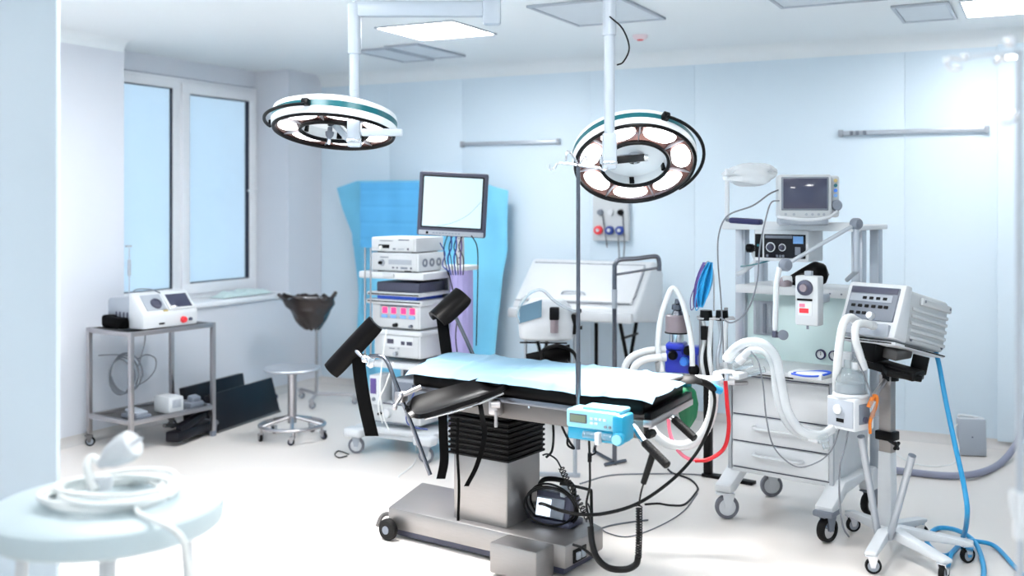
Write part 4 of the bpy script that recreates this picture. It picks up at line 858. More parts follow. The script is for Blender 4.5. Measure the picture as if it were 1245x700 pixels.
k = MB(); k.b(-.395, .36, -.12, .28, 1.505, 1.53, .006); k.b(-.4, .365, -.13, -.118, 1.5, 1.545, .004); k.build('top_shelf', 'plastic_white', am)
k = MB(); k.b(-.33, .3, -.1, .26, za(357), za(350), .006); k.b(-.33, .3, -.104, -.096, za(360), za(350), .003); ms = k.build('middle_shelf', 'plastic_offwhite', am)
for x in (.2, .26): k = MB(); k.cyl((x, -.105, za(355)), (x, -.108, za(355)), .005, seg=8); k.build('screw', 'plastic_midgrey', ms)
bp = thing('black_post', 'plain black square post standing behind the red hose', 'post', G(861, 579, 0), -12)
k = MB(); k.b(-.022, .022, -.022, .022, .01, .9, .004); k.build('upright', 'plastic_black', bp)
k = MB(); k.b(-.03, .3, -.03, .03, 0, .02, .004); k.build('foot', 'plastic_black', bp)
# ventilation module
vm = [P(914, 278, 5.42), P(985, 278, 5.2)]
k = MB(); k.b(-.2, .1, -.14, .05, za(318), za(280), .006); md = k.build('control_module', 'plastic_white', am)
k = MB(); k.b(-.195, -.155, -.146, -.138, za(314), za(285), .002); k.build('side_panel', 'plastic_black', md)
k = MB(); k.b(-.143, .085, -.146, -.138, za(314), za(285), .002); k.build('black_panel', 'dark_panel', md)
k = MB(); k.b(.02, .075, -.149, -.144, za(296), za(287), .001); k.build('blue_window', 'button_blue', md)
k = MB(); k.b(.03, .06, -.149, -.144, za(310), za(300), .002); k.build('lever_window', 'plastic_midgrey', md)
k = MB(); k.b(-.135, .015, -.148, -.144, za(290), za(286.5), .0005); k.build('marking_strip', 'plastic_midgrey', md)
for (x, r_) in ((-.105, .017), (-.04, .013)):
    k = MB(); k.cyl((x, -.146, za(301)), (x, -.168, za(301)), r_, r_ * .8, seg=18); kn_ = k.build('knob', 'plastic_darkgrey', md)
    k = MB(); k.lathe([(r_ * 1.2, 0), (r_ * 1.55, .001), (r_ * 1.55, .003), (r_ * 1.2, .003)], Matrix.Translation((x, -.146, za(301))) @ Matrix.Rotation(R(90), 4, 'X'), 20); k.build('scale_ring', 'plastic_white', kn_)
for x in (-.075, -.058, -.041, -.13): k = MB(); k.b(x, x + .012, -.149, -.144, za(313), za(310), .001); k.build('button', 'plastic_midgrey', md)
k = MB(); k.cyl((-.175, -.147, za(299)), (-.175, -.152, za(299)), .007, seg=10); k.build('indicator', 'teal', md)
k = MB(); k.cyl((-.2, -.06, za(304)), (-.27, -.06, za(304)), .018, seg=14); k.cyl((-.25, -.06, za(304)), (-.28, -.06, za(304)), .024, seg=14); k.build('side_port', 'plastic_black', md)
k = MB(); k.tube([(-.24, -.07, za(310)), (-.22, -.09, za(320)), (-.27, -.09, za(330)), (-.33, -.08, za(338))], .013, 8); k.build('port_hose', 'hose_clear', md)
k = MB(); k.tube([(-.3, -.1, za(327)), (-.2, -.12, za(323)), (-.1, -.12, za(316))], .004, 6); k.build('thin_tube', 'teal', md)
# swing arm
ja, jb = P(1041, 272, 5.05), P(955, 322, 5.02)
k = MB(); k.cyl(ja, jb, .01, seg=12); sw = k.build('swing_arm', 'alu', am, world=True)
for c_, r_ in ((ja, .028), (jb, .03)):
    k = MB(); k.M = Matrix.Translation(c_) @ Matrix.Rotation(THETA + .5, 4, 'Z') @ Matrix.Rotation(R(90), 4, 'X'); k.lathe([(0, -.022), (r_ * .8, -.022), (r_, -.014), (r_, .014), (r_ * .8, .022), (0, .022)], seg=20); k.build('arm_joint', 'plastic_midgrey', sw, world=True)
k = MB(); k.cyl(ja, P(1041, 330, 5.06), .014, seg=12); k.cyl(P(1041, 330, 5.06), P(1030, 340, 5.2), .012, seg=10); k.build('arm_post', 'alu', sw, world=True)
k = MB(); k.tube([P(948, 325, 5.02), P(944, 345, 5.03), P(943, 375, 5.04), P(942, 402, 5.05)], .013, 10); k.build('drop_tube', 'plastic_white', sw, world=True)
k = MB(); k.cyl(P(942, 398, 5.05), P(942, 410, 5.05), .013, seg=12); k.cyl(P(942, 407, 5.05), P(954, 407, 5.04), .014, seg=12); k.build('tap', 'plastic_darkgrey', sw, world=True)
k = MB(); k.M = Matrix.Translation(P(952, 407, 5.02)) @ Matrix.Rotation(THETA, 4, 'Z') @ Matrix.Rotation(R(90), 4, 'X'); k.lathe([(0, .012), (.012, .014), (.024, .01), (.024, -.008), (0, -.008)], seg=18); k.build('tap_dial', 'plastic_midgrey', sw, world=True)
# regulator box
k = MB(); c_ = P(984, 365, 5.0); k.box(c_, (.115, .07, .235), .008, rot=(0, 0, R(ARZ))); rg = k.build('regulator_box', 'plastic_offwhite', am, world=True)
Mr = Matrix.Translation(c_) @ Matrix.Rotation(R(ARZ), 4, 'Z')
def rbox(nm, x0, x1, z0, z1, m_, d=.004): k = MB(); k.M = Mr.copy(); k.b(x0, x1, -.035 - d, -.033, z0, z1, .001); k.build(nm, m_, rg, world=True)
k = MB(); k.M = Mr @ Matrix.Translation((-.005, -.035, .062)) @ Matrix.Rotation(R(90), 4, 'X'); k.lathe([(0, .02), (.022, .022), (.036, .014), (.038, 0), (0, 0)], seg=24); dl = k.build('dial', 'plastic_darkgrey', rg, world=True)
k = MB(); k.M = Mr @ Matrix.Translation((-.005, -.035, .062)) @ Matrix.Rotation(R(90), 4, 'X'); k.lathe([(0, .03), (.018, .03), (.02, .02), (0, .02)], seg=16); k.build('dial_cap', 'absorber', dl, world=True)
rbox('dark_strip', -.045, .03, .0, .01, 'plastic_black'); rbox('white_label', -.04, .03, -.07, -.005, 'plastic_white', .002); rbox('red_label', -.034, .012, -.058, -.036, 'red', .004); rbox('pink_label', -.034, -.006, -.03, -.014, 'hose_pink', .004)
k = MB(); k.M = Mr.copy(); k.b(-.02, .015, -.015, .015, .115, .14, .004); k.build('top_tab', 'plastic_grey', rg, world=True)
k = MB(); k.M = Mr.copy(); k.cyl((.0, -.02, -.115), (.0, -.02, -.135), .006, seg=8); k.build('bottom_pin', 'plastic_midgrey', rg, world=True)
k = MB(); k.M = Mr.copy(); k.b(-.02, .02, .03, .2, -.02, .02, .004); k.build('bracket', 'alu', rg, world=True)
# flow meters, gauges, tray items
k = MB(); k.b(-.27, -.15, -.012, .002, za(414), za(371), .004); fm = k.build('flow_meter_panel', 'plastic_grey', am)
for x in (-.24, -.2, -.17): k = MB(); k.cyl((x, -.018, za(411)), (x, -.018, za(374)), .01, seg=12); k.build('flow_tube', 'clear_plastic' if x != -.2 else 'plastic_midgrey', fm)
for x in (.11, .18):
    k = MB(); k.M = Matrix.Translation((x, .0, za(432))) @ Matrix.Rotation(R(90), 4, 'X'); k.lathe([(.02, .0), (.027, .0), (.027, .012), (.02, .014)], seg=24); ga = k.build('gauge', 'navy', am)
    k = MB(); k.M = Matrix.Translation((x, .0, za(432))) @ Matrix.Rotation(R(90), 4, 'X'); k.lathe([(0, .006), (.021, .006), (.021, 0)], seg=20); k.build('gauge_face', 'gauge_face', ga)
    k = MB(); k.b(x - .001, x + .001, -.009, -.006, za(432) - .004, za(432) + .016, 0); k.build('needle', 'plastic_black', ga)
# legs and casters
for (x, y, ln) in ((-.27, -.3, 1), (.29, -.34, 1), (-.27, .2, 0), (.29, .2, 0)):
    k = MB(); k.prism([(-.02, .2), (.1, .27), (.42, .27), (.42, .23), (.12, .21), (.0, .145), (-.06, .14), (-.07, .18)], -.045, .045, Matrix.Translation((x, y, .0)) @ Matrix(((0, 0, 1, 0), (1, 0, 0, 0), (0, 1, 0, 0), (0, 0, 0, 1))), bev=.008) if ln else k.b(x - .04, x + .04, y - .05, y + .05, .14, .26, .01)
    k.build('leg', 'plastic_white', am)
    cs = caster(am, (x, y - (.03 if ln else 0)), .062, 'plastic_white' if x < 0 else 'plastic_midgrey', 'rubber_grey' if x < 0 else 'rubber', 'plastic_white' if x < 0 else 'chrome', 39 if x < 0 else 75, h=.16, w=.04)
    if x > 0 and ln: k = MB(); k.b(x - .05, x + .05, y - .085, y + .03, .13, .16, .01); k.build('brake_cover', 'plastic_midgrey', cs)
for z_ in (.54, .4, .262, .742):  # shade of the drawer gaps put in as dark grey strips
    k = MB(); k.b(-.262, .262, -.2605, -.2585, z_ - .003, z_ + .003, 0); k.build('painted_gap_shade', 'plastic_darkgrey', am)
# ---- patient monitor on top
pm = thing('patient_monitor', 'white patient monitor with dark screen on top of the anaesthesia machine', 'monitor', P(979, 271, 5.33) , 16)
s0 = -P(979, 271, 5.33).z + 1.531
k = MB(); k.b(-.135, .11, -.05, .12, s0, s0 + .035, .01); k.build('foot', 'plastic_grey', pm)
k = MB(); k.b(-.14, .125, -.06, .1, s0 + .03, s0 + .255, .016, seg=3); k.b(.12, .165, -.02, .1, s0 + .04, s0 + .25, .014); hs = k.build('housing', 'plastic_offwhite', pm)
k = MB(); k.b(-.122, .108, -.068, -.058, s0 + .075, s0 + .243, .004); k.build('screen_frame', 'plastic_midgrey', hs)
k = MB(); k.b(-.112, .1, -.072, -.066, s0 + .084, s0 + .235, .001); k.build('screen', 'screen_dark', hs)
for i, x in enumerate((-.1, -.06, .0, .03, .06, .085)): k = MB(); k.cyl((x, -.06, s0 + .055), (x, -.066, s0 + .055), .007, seg=10); k.build('button', 'plastic_grey', hs)
for i, m_ in enumerate(('gold', 'teal', 'blue_light', 'button_blue')): k = MB(); k.cyl((.145, -.02, s0 + .225 - i * .025), (.145, -.03, s0 + .225 - i * .025), .009, seg=12); k.build('connector', m_, hs)
k = MB(); k.cyl((.15, -.02, s0 + .1), (.15, -.055, s0 + .1), .029, .025, seg=20, bev=.004); k.build('jog_knob', 'plastic_midgrey', hs)
k = MB(); k.tube([(-.135, -.03, s0 + .05), (-.12, -.085, s0 + .04), (.0, -.095, s0 + .028), (.1, -.085, s0 + .04), (.15, -.05, s0 + .07)], .008, 8); k.build('curled_lead', 'plastic_white', pm)
def cable(name, label, pts, r, m_, cat='cable', group=None, res=8, seg=6):
    k = MB(); pts = [Vector(p) for p in pts]; k.tube(pts, r, seg, res); return k.build(name, m_, origin=min(pts, key=lambda p: p.z), label=label, cat=cat, group=group)
cable('sensor_lead', 'thin grey lead running from the patient monitor down the left post', [P(946, 231, 5.3), P(935, 236, 5.2), P(915, 250, 5.1), P(885, 262, 5.1), P(874, 285, 5.15), P(873, 320, 5.2), P(877, 370, 5.25), P(880, 440, 5.2)], .004, 'cable_grey')
cable('sensor_lead', 'thin grey lead hanging from the patient monitor across the control module', [P(947, 244, 5.3), P(938, 246, 5.15), P(932, 262, 5.05), P(924, 300, 5.05), P(920, 345, 5.08), P(908, 378, 5.1), P(890, 392, 5.12), P(876, 386, 5.2)], .004, 'cable_grey')
nd = thing('navy_instrument', 'flat navy hand instrument lying on the machine top shelf', 'instrument', P(907, 269, 5.42), -8); s1 = 1.531 - P(907, 269, 5.42).z
k = MB(); k.box((0, 0, s1 + .018), (.17, .06, .03), .01, rot=(0, .05, 0)); k.build('body', 'navy', nd)
k = MB(); k.cyl((-.08, 0, s1 + .02), (-.11, 0, s1 + .024), .008, seg=10); k.build('tip', 'plastic_midgrey', nd)
pbg = thing('plastic_wrap_bag', 'crumpled clear plastic bag hung on a post above the machine', 'bag', P(884, 270, 5.6), 0)
k = MB(); k.cyl(P(884, 270, 5.5), P(884, 205, 5.5), .012, seg=10); k.cyl(P(884, 215, 5.5), P(940, 208, 5.5), .008, seg=8); k.build('hanger', 'plastic_white', pbg, world=True)
cb_ = P(913, 214, 5.5)
def wrap(u, v):
    a = 2 * math.pi * u; b = math.pi * (v - .5); n = 1 + .35 * noise.noise(Vector((math.cos(a) * 2.2, math.sin(a) * 2.2, v * 4)))
    return cb_ + RIGHT * (.13 * n * math.sin(b)) + UP * (.06 * n * math.cos(b) * math.sin(a) + .02 * v) + FWD * (.05 * n * math.cos(b) * math.cos(a))
k = MB(); k.sheet(wrap, 30, 20, .0015); k.build('film', 'clear_bag', pbg, world=True, sharp=60)
rb = thing('black_rubber_bag', 'black rubber breathing bag slumped on the machine middle shelf', 'breathing bag', P(985, 347, 5.2), ARZ)
def rbag(u, v):
    a = 2 * math.pi * u; r = interp(v, [(0, 0), (.06, .3), (.3, .62), (.65, 1), (.9, .8), (1, 0)]); c = P(958 + 54 * v, 343 - 14 * v + 6 * max(0, v - .7) * 3, 5.12)
    return c + UP * (.062 * r * math.sin(a)) + FWD * (.05 * r * math.cos(a) + .05)
k = MB(); k.sheet(rbag, 28, 22, .003); k.build('bag', 'vinyl_black', rb, world=True, sharp=70)
k = MB(); k.lathe([(0, .0), (.03, .004), (.036, .03), (.02, .05), (0, .052)], Matrix.Translation(P(955, 349, 5.15)), 18); k.build('mask_cup', 'absorber', rb, world=True)
k = MB(); k.cyl(P(951, 340, 5.14), P(962, 340, 5.14), .02, seg=14); k.build('mask_neck', 'plastic_white', rb, world=True)
# ---- hoses of the machine
def hose(name, label, pts, r, m_, pitch=.012, amp=.03, group=None, ends='plastic_white'):
    pts = [Vector(p) for p in pts]; t = thing(name, label, 'hose', min(pts, key=lambda p: p.z), 0, group); k = MB(); k.corr(pts, r, pitch, amp); k.build('hose', m_, t, world=True)
    for a, b in ((pts[0], pts[1]), (pts[-1], pts[-2])):
        k = MB(); k.cyl(a, a + (b - a).normalized() * .04, r * 1.15, seg=14); k.build('cuff', ends, t, world=True)
    return t
y1 = hose('breathing_hose', 'wide clear breathing hose arching in front of the drawers', [P(884, 436, 4.95), P(893, 424, 4.9), P(908, 416, 4.85), P(928, 418, 4.82), P(943, 434, 4.8), P(950, 465, 4.78), P(958, 500, 4.76), P(975, 524, 4.75), P(1000, 528, 4.75), P(1022, 512, 4.76)], .021, 'hose_clear')
hose('breathing_hose', 'second clear breathing hose running beside the wide arching one', [P(898, 440, 5.0), P(912, 426, 4.96), P(930, 428, 4.92), P(940, 446, 4.9), P(944, 475, 4.88), P(952, 505, 4.86), P(968, 525, 4.84), P(994, 534, 4.82)], .018, 'hose_clear')
k = MB(); k.cyl(P(994, 534, 4.74), P(1006, 530, 4.74), .022, seg=14); k.cyl(P(1000, 530, 4.74), P(1005, 545, 4.74), .016, seg=12); k.build('y_piece', 'clear_plastic', y1, world=True)
cable('thin_tube', 'thin dark tube looping in front of the white drawers', [P(913, 427, 4.85), P(922, 440, 4.82), P(928, 470, 4.8), P(932, 510, 4.78), P(942, 545, 4.77), P(968, 567, 4.76), P(995, 561, 4.76), P(1012, 545, 4.76), P(1021, 520, 4.78)], .0035, 'cable_grey', 'tube')
cable('red_hose', 'bright red gas hose hanging left of the white drawers', [P(882, 462, 4.92), P(884, 490, 4.9), P(886, 520, 4.9), P(880, 545, 4.9), P(862, 558, 4.9), P(845, 560, 4.92)], .0095, 'hose_red', 'hose', seg=10)
cable('pink_hose', 'pink gas hose hanging below the green breathing bag', [P(812, 505, 4.98), P(815, 528, 4.96), P(824, 547, 4.94), P(836, 557, 4.93), P(850, 559, 4.92)], .0085, 'hose_pink', 'hose', seg=10)
aa = am
k = MB(); k.cyl(P(845, 460, 5.0), P(893, 463, 4.97), .018, seg=14); k.box(P(888, 455, 5.0), (.14, .1, .03), .01, rot=(0, 0, R(-12))); ar_ = k.build('absorber_arm', 'plastic_white', am, world=True)
k = MB(); k.cyl(P(882, 462, 4.9), P(882, 454, 4.9), .02, seg=14); k.cyl(P(877, 457, 4.9), P(890, 457, 4.9), .012, seg=12); k.build('fitting', 'chrome', ar_, world=True)
tr_ = thing('circuit_parts', 'clear plastic circuit connectors lying on the machine worktop', 'connectors', P(905, 452, 5.05), 0)
for (px, py, px2, py2, r_) in ((892, 448, 915, 441, .022), (905, 455, 930, 449, .018), (885, 438, 900, 432, .02)):
    k = MB(); k.cyl(P(px, py, 5.02), P(px2, py2, 5.02), r_, r_ * .8, seg=14); k.build('connector', 'clear_plastic', tr_, world=True)
ti = thing('blue_tube_tray', 'white tray with coiled blue tube on the machine worktop', 'tray', P(985, 462, 4.98), ARZ)
k = MB(); k.box(P(985, 455, 4.97), (.17, .13, .03), .01, rot=(0, 0, R(ARZ))); k.build('tray', 'plastic_white', ti, world=True)
k = MB(); k.tube([P(962, 454, 4.9), P(978, 457, 4.88), P(995, 457, 4.88), P(1010, 453, 4.9), P(1000, 451, 4.96), P(980, 452, 4.97), P(965, 453, 4.95)], .005, 6); k.build('tube', 'card_blue', ti, world=True)
# ================================================================== ventilator on its stand
VS = (-.67, 5.2, 0)
vt = thing('ventilator_stand', 'white five-legged rolling stand with square pole carrying the ventilator', 'rolling stand', VS, -24)
zp = lambda py: EYE - (py - HOR) * 4.94 / FPX
for i, a in enumerate((-104, -38, 34, 106, 178)):
    wpt = {0: G(1060, 697), 1: G(1147, 706), 2: G(1175, 684), 3: G(1118, 655), 4: G(1036, 646)}[i]; lp_ = wm(vt).inverted() @ wpt; an = math.atan2(lp_.y, lp_.x); L = lp_.to_2d().length
    k = MB(); k.M = Matrix.Rotation(an, 4, 'Z'); k.prism([(.0, .13), (.06, .135), (L, .105), (L + .03, .1), (L + .03, .085), (L, .08), (.05, .085), (0, .085)], -.026, .026, Matrix(((1, 0, 0, 0), (0, 0, 1, 0), (0, 1, 0, 0), (0, 0, 0, 1))), bev=.005); k.build('leg', 'plastic_white', vt)
    caster(vt, (lp_.x, lp_.y), .036, 'chrome', 'rubber', 'plastic_grey', (40, 95, 70, 30, 60)[i], h=.09, w=.024)
k = MB(); k.box((0, 0, (zp(548) + .1) / 2), (.075, .06, zp(548) - .1), .006, taper=(.88, .88)); k.build('outer_pole', 'plastic_white', vt)
k = MB(); k.box((0, 0, (zp(458) + zp(548)) / 2), (.062, .045, zp(458) - zp(548) + .02), .004); k.build('inner_pole', 'steel_brushed', vt)
k = MB(); k.b(-.044, .044, -.036, .036, zp(534), zp(523), .006); cl_ = k.build('pole_clamp', 'plastic_black', vt)
k = MB(); k.cyl((.03, -.03, zp(533)), (.075, -.05, zp(535)), .008, seg=10); k.M = Matrix.Translation((.08, -.052, zp(536))); k.box((0, 0, 0), (.014, .05, .014), .004, rot=(.6, 0, 0)); k.box((0, 0, 0), (.014, .014, .045), .004, rot=(.6, 0, 0)); k.build('clamp_knob', 'plastic_black', cl_)
for (a, b) in ((P(1068, 652, 4.9), P(1047, 531, 4.82)), (P(1081, 655, 4.85), P(1109, 554, 4.72))):
    k = MB(); k.cyl(a, b, .0165, seg=16, bev=.003); tu = k.build('holder_tube', 'alu', vt, world=True)
    k = MB(); k.cyl(b, b + (b - a).normalized() * .004, .0175, seg=16); k.build('tube_rim', 'plastic_midgrey', tu, world=True)
k = MB(); k.box(P(1082, 447, 4.95), (.3, .1, .045), .008, rot=(0, .14, R(-24))); k.box(P(1062, 424, 4.95), (.1, .14, .1), .008, rot=(0, .14, R(-24))); k.box(P(1095, 452, 4.9), (.16, .16, .03), .006, rot=(.1, .16, R(20))); k.cyl(P(1082, 462, 4.94), P(1082, 448, 4.94), .04, seg=16); k.build('tilt_mount', 'plastic_black', vt, world=True)
k = MB(); k.box(P(1118, 443, 4.95), (.075, .02, .085), .004, rot=(0, .2, R(0))); k.build('mount_plate', 'plastic_black', vt, world=True)
k = MB(); k.box(P(1077, 425, 4.98), (.2, .14, .05), .01, rot=(0, .14, R(-24))); k.build('mount_block', 'steel_dull', vt, world=True)
k = MB(); k.cyl(P(1076, 462, 4.92), P(1055, 492, 4.86), .012, seg=10); k.build('side_strut', 'steel', vt, world=True)
# ventilator
VC = P(1060, 379, 4.9)
ve = thing('ventilator', 'white ribbed ventilator with grey key panel tilted on the rolling stand', 'ventilator', VC, -24)
MV = Matrix.Rotation(R(-13), 4, 'X')
k = MB(); k.M = MV; k.b(-.14, .14, .05, .43, -.12, .125, .02, seg=3); vb = k.build('housing', 'plastic_offwhite', ve)
k = MB(); k.M = MV; k.prism([(-.035, -.115), (.075, -.125), (.075, .14), (.02, .14)], -.15, .15, Matrix(((0, 0, 1, 0), (1, 0, 0, 0), (0, 1, 0, 0), (0, 0, 0, 1))), bev=.012); vf = k.build('front_frame', 'plastic_white', ve)
MF = MV @ Matrix.Translation((0, -.004, .015)) @ Matrix.Rotation(-math.atan2(.055, .255), 4, 'X')
k = MB(); k.M = MF; k.b(-.125, .125, -.012, .0, -.06, .105, .004); kp = k.build('key_panel', 'plastic_midgrey', vf)
k = MB(); k.M = MF; k.b(-.12, .12, -.015, -.01, .072, .1, .001); k.build('display_strip', 'plastic_darkgrey', kp)
k = MB(); k.M = MF; k.b(-.118, .1, -.0145, -.011, .03, .066, .001); k.build('pale_field', 'plastic_grey', kp)
for (z_, xs) in ((.045, (-.05, -.015, .02, .055)), (.005, (-.1, -.065, -.03, .005, .04, .07)), (-.03, (-.1, -.065, -.035))):
    for x in xs: k = MB(); k.M = MF; k.b(x, x + .02, -.019, -.012, z_ - .006, z_ + .008, .002); k.build('key', 'plastic_black', kp)
k = MB(); k.M = MF; k.cyl((.015, -.012, -.042), (.015, -.034, -.042), .019, .016, seg=18); k.build('dial', 'plastic_white', kp)
k = MB(); k.M = MV; k.b(-.12, .12, -.045, -.0, -.115, -.055, .01); k.build('port_block', 'plastic_grey', vf)
for i in range(5):
    k = MB(); k.M = MV; k.b(.138, .15, .1, .42, .035 - i * .033, .052 - i * .033, .005); k.build('side_rib', 'plastic_offwhite', vb)
k = MB(); k.M = MV; k.b(.138, .158, .16, .43, .07, .105, .014, seg=3); k.build('side_handle', 'plastic_offwhite', vb)
for (y, z_) in ((.18, .09), (.41, .09), (.12, -.1), (.4, -.1)): k = MB(); k.M = MV; k.cyl((.14, y, z_), (.16 if z_ > 0 else .146, y, z_), .007, seg=8); k.build('screw', 'plastic_midgrey', vb)
k = MB(); k.M = MV; k.cyl((.12, .43, .09), (.12, .445, .09), .015); k.cyl((.1, .43, -.08), (.1, .45, -.08), .012); k.build('rear_port', 'plastic_midgrey', vb)
k = MB(); k.M = MV; k.b(-.15, .15, -.02, .42, -.145, -.13, .004); tray = k.build('base_tray', 'plastic_white', ve)
k = MB(); k.M = MV; k.b(.15, .153, .06, .42, -.138, -.132, 0); k.b(-.13, .13, -.022, -.018, -.14, -.134, 0); k.build('tray_edge', 'plastic_black', tray)
# humidifier
hu = thing('humidifier', 'grey and white heated humidifier with clear chamber on the stand', 'humidifier', P(1034, 520, 4.75), -28)
hz = P(1034, 520, 4.75).z
k = MB(); k.b(-.075, .075, -.07, .07, .0, .145, .008); hb_ = k.build('heater_base', 'plastic_white', hu)
k = MB(); k.b(-.068, .068, -.074, -.068, .015, .135, .004); k.build('front_plate', 'plastic_grey', hb_)
k = MB(); k.cyl((-.01, -.073, .092), (-.01, -.085, .092), .022, seg=20, bev=.003); k.build('dial', 'plastic_white', hb_)
k = MB(); k.b(-.02, .02, -.077, -.072, .035, .052, .002); k.build('display', 'plastic_black', hb_)
k = MB(); k.b(.073, .08, -.04, .04, .03, .12, .003); sp_ = k.build('side_panel', 'plastic_midgrey', hb_)
k = MB(); k.cyl((.08, -.005, .05), (.088, -.005, .05), .014, seg=12); k.build('side_plug', 'plastic_darkgrey', sp_)
k = MB(); k.lathe([(0, .145), (.078, .145), (.08, .155), (.074, .16), (0, .16)], seg=28); k.build('heater_plate', 'plastic_white', hu)
k = MB(); k.lathe([(.068, .16), (.07, .165), (.064, .24), (.05, .265), (.03, .275), (.03, .31), (.026, .31), (.026, .27), (.045, .258), (.058, .238), (.064, .166)], seg=28); ch = k.build('water_chamber', 'clear_plastic', hu)
k = MB(); k.lathe([(0, .162), (.062, .162), (.058, .205), (0, .205)], seg=24); k.build('water', 'plastic_grey', ch)
k = MB(); k.cyl((-.02, 0, .27), (-.02, 0, .34), .022, seg=14); k.cyl((.025, 0, .265), (.025, 0, .3), .018, seg=14); k.build('chamber_ports', 'plastic_white', ch)
k = MB(); k.b(.0, .06, .07, .13, .05, .1, .006); k.build('pole_hook', 'steel', hu)
orange_o = thing('orange_probe', 'orange temperature probe plug hanging by the humidifier', 'probe', P(1058, 526, 4.68), 0)
k = MB(); k.tube([P(1056, 495, 4.68), P(1062, 482, 4.68), P(1066, 484, 4.68), P(1064, 496, 4.68), P(1058, 512, 4.68), P(1058, 527, 4.68)], lambda u: .011 - .004 * u, 8); k.build('plug', 'orange', orange_o, world=True)
k = MB(); k.cyl(P(1061, 487, 4.675), P(1061, 508, 4.675), .016, .01, seg=12); k.build('clear_cap', 'clear_plastic', orange_o, world=True)
hose('ventilator_hose', 'white hose from the ventilator port down behind the humidifier', [P(1044, 392, 4.78), P(1034, 386, 4.74), P(1026, 392, 4.72), P(1021, 415, 4.72), P(1018, 445, 4.74), P(1017, 480, 4.84), P(1018, 515, 4.9)], .0185, 'hose_white', amp=.05)
hose('ventilator_hose', 'white hose from the ventilator bending to the humidifier chamber', [P(1062, 396, 4.78), P(1050, 393, 4.72), P(1041, 396, 4.68), P(1040, 412, 4.68), P(1045, 430, 4.7), P(1050, 448, 4.72)], .0175, 'hose_white', amp=.05)
cable('probe_lead', 'grey probe lead from the humidifier chamber to the orange plug', [P(1037, 428, 4.68), P(1047, 448, 4.66), P(1056, 470, 4.66), P(1060, 482, 4.67)], .0035, 'cable_grey')
cable('power_lead', 'grey lead hanging from the humidifier down to the floor', [P(1032, 519, 4.72), P(1028, 540, 4.72), P(1021, 570, 4.72), P(1021, 610, 4.72), P(1025, 640, 4.8), G(1032, 652, .006)], .0045, 'cable_grey')
cable('blue_air_hose', 'long sky blue air hose falling from the ventilator and coiling on the floor', [P(1135, 419, 5.1), P(1141, 440, 5.05), P(1150, 488, 4.95), P(1161, 540, 4.85), P(1172, 590, 4.78), P(1176, 625, 4.75), G(1170, 655, .03), G(1152, 675, .012), G(1134, 668, .012), G(1127, 655, .012), G(1140, 642, .012), G(1165, 645, .03), G(1186, 660, .03), G(1196, 690, .012), G(1192, 715, .012)], .0115, 'hose_blue', 'hose', seg=10)
cable('blue_air_hose', 'second blue air hose crossing the coil toward the right edge', [G(1152, 690, .012), G(1158, 672, .035), G(1172, 658, .045), G(1188, 658, .03), G(1210, 664, .012), G(1235, 690, .012), G(1250, 705, .012)], .0105, 'hose_blue', 'hose', seg=10)
cable('grey_supply_hose', 'thick grey supply hose lying on the floor along the back wall', [G(990, 556, .022), G(1030, 562, .022), G(1060, 567, .022), G(1100, 573, .022), G(1150, 578, .022), G(1185, 576, .03), P(1212, 566, 6.5), P(1230, 548, 6.7), P(1242, 526, 6.75), P(1252, 490, 6.78)], .021, 'hose_grey', 'hose', seg=12)
cable('white_cable', 'thin pale cord lying on the floor behind the ventilator stand', [G(1088, 551, .004), G(1110, 563, .004), G(1140, 567, .004), G(1160, 562, .004), P(1166, 545, 6.75), P(1160, 522, 6.8), P(1165, 515, 6.85)], .004, 'cable_white', 'cord')
fb = thing('power_box', 'grey white flat power box with handle standing on the floor by the wall', 'box', (-.44, 7.45, 0), 14)
k = MB(); k.box((0, 0, .12), (.17, .07, .235), .006, rot=(-.08, 0, 0)); k.build('case', 'plastic_grey', fb)
k = MB(); k.tube([(-.07, .02, .235), (-.065, .02, .255), (.06, .02, .24), (.07, .02, .225)], .008, 8); k.b(-.08, .08, -.02, .03, .232, .24, .003); k.build('handle', 'plastic_white', fb)
k = MB(); k.cyl((0, -.03, .125), (0, -.042, .125), .005, seg=10); k.build('lock', 'plastic_darkgrey', fb)
mt = thing('door_stop', 'round black stop on the floor right of the anaesthesia machine', 'door stop', G(1039, 548, 0), 0)
k = MB(); k.lathe([(0, .07), (.025, .068), (.04, .05), (.042, .02), (.045, 0), (0, 0)], seg=20); k.build('rubber_stop', 'rubber', mt)
k = MB(); k.lathe([(0, .074), (.012, .073), (.014, .066), (0, .066)], seg=12); k.build('screw_cap', 'plastic_midgrey', mt)
# ================================================================== around the operating table
iv = thing('infusion_pole', 'thin steel infusion pole with wavy hooks clamped to the table rail', 'infusion pole', P(703, 546, 4.42), 0)
k = MB(); k.cyl(P(703, 546, 4.42), P(703, 203, 4.42), .0085, seg=14); k.build('pole', 'chrome_grey', iv, world=True)
k = MB(); k.cyl(P(703, 482, 4.42), P(703, 440, 4.42), .0115, seg=14); k.build('sleeve', 'chrome_grey', iv, world=True)
k = MB(); k.tube([P(667, 200, 4.42), P(669, 206, 4.42), P(674, 205, 4.42), P(678, 199, 4.42), P(690, 199, 4.42), P(703, 201, 4.42), P(718, 203, 4.42), P(728, 204, 4.42), P(735, 207, 4.42), P(739, 204, 4.42)], .005, 8); k.build('hook_bar', 'chrome', iv, world=True)
k = MB(); k.tube([P(703, 202, 4.42), P(697, 190, 4.3), P(690, 184, 4.2), P(688, 195, 4.18)], .0045, 8); k.tube([P(703, 202, 4.42), P(707, 196, 4.52), P(712, 190, 4.6), P(714, 196, 4.62)], .0045, 8); k.build('hook_bar', 'chrome', iv, world=True)
k = MB(); k.box(P(703, 500, 4.44), (.04, .05, .05), .006, rot=(0, 0, R(-8))); k.build('rail_clamp', 'plastic_black', iv, world=True)
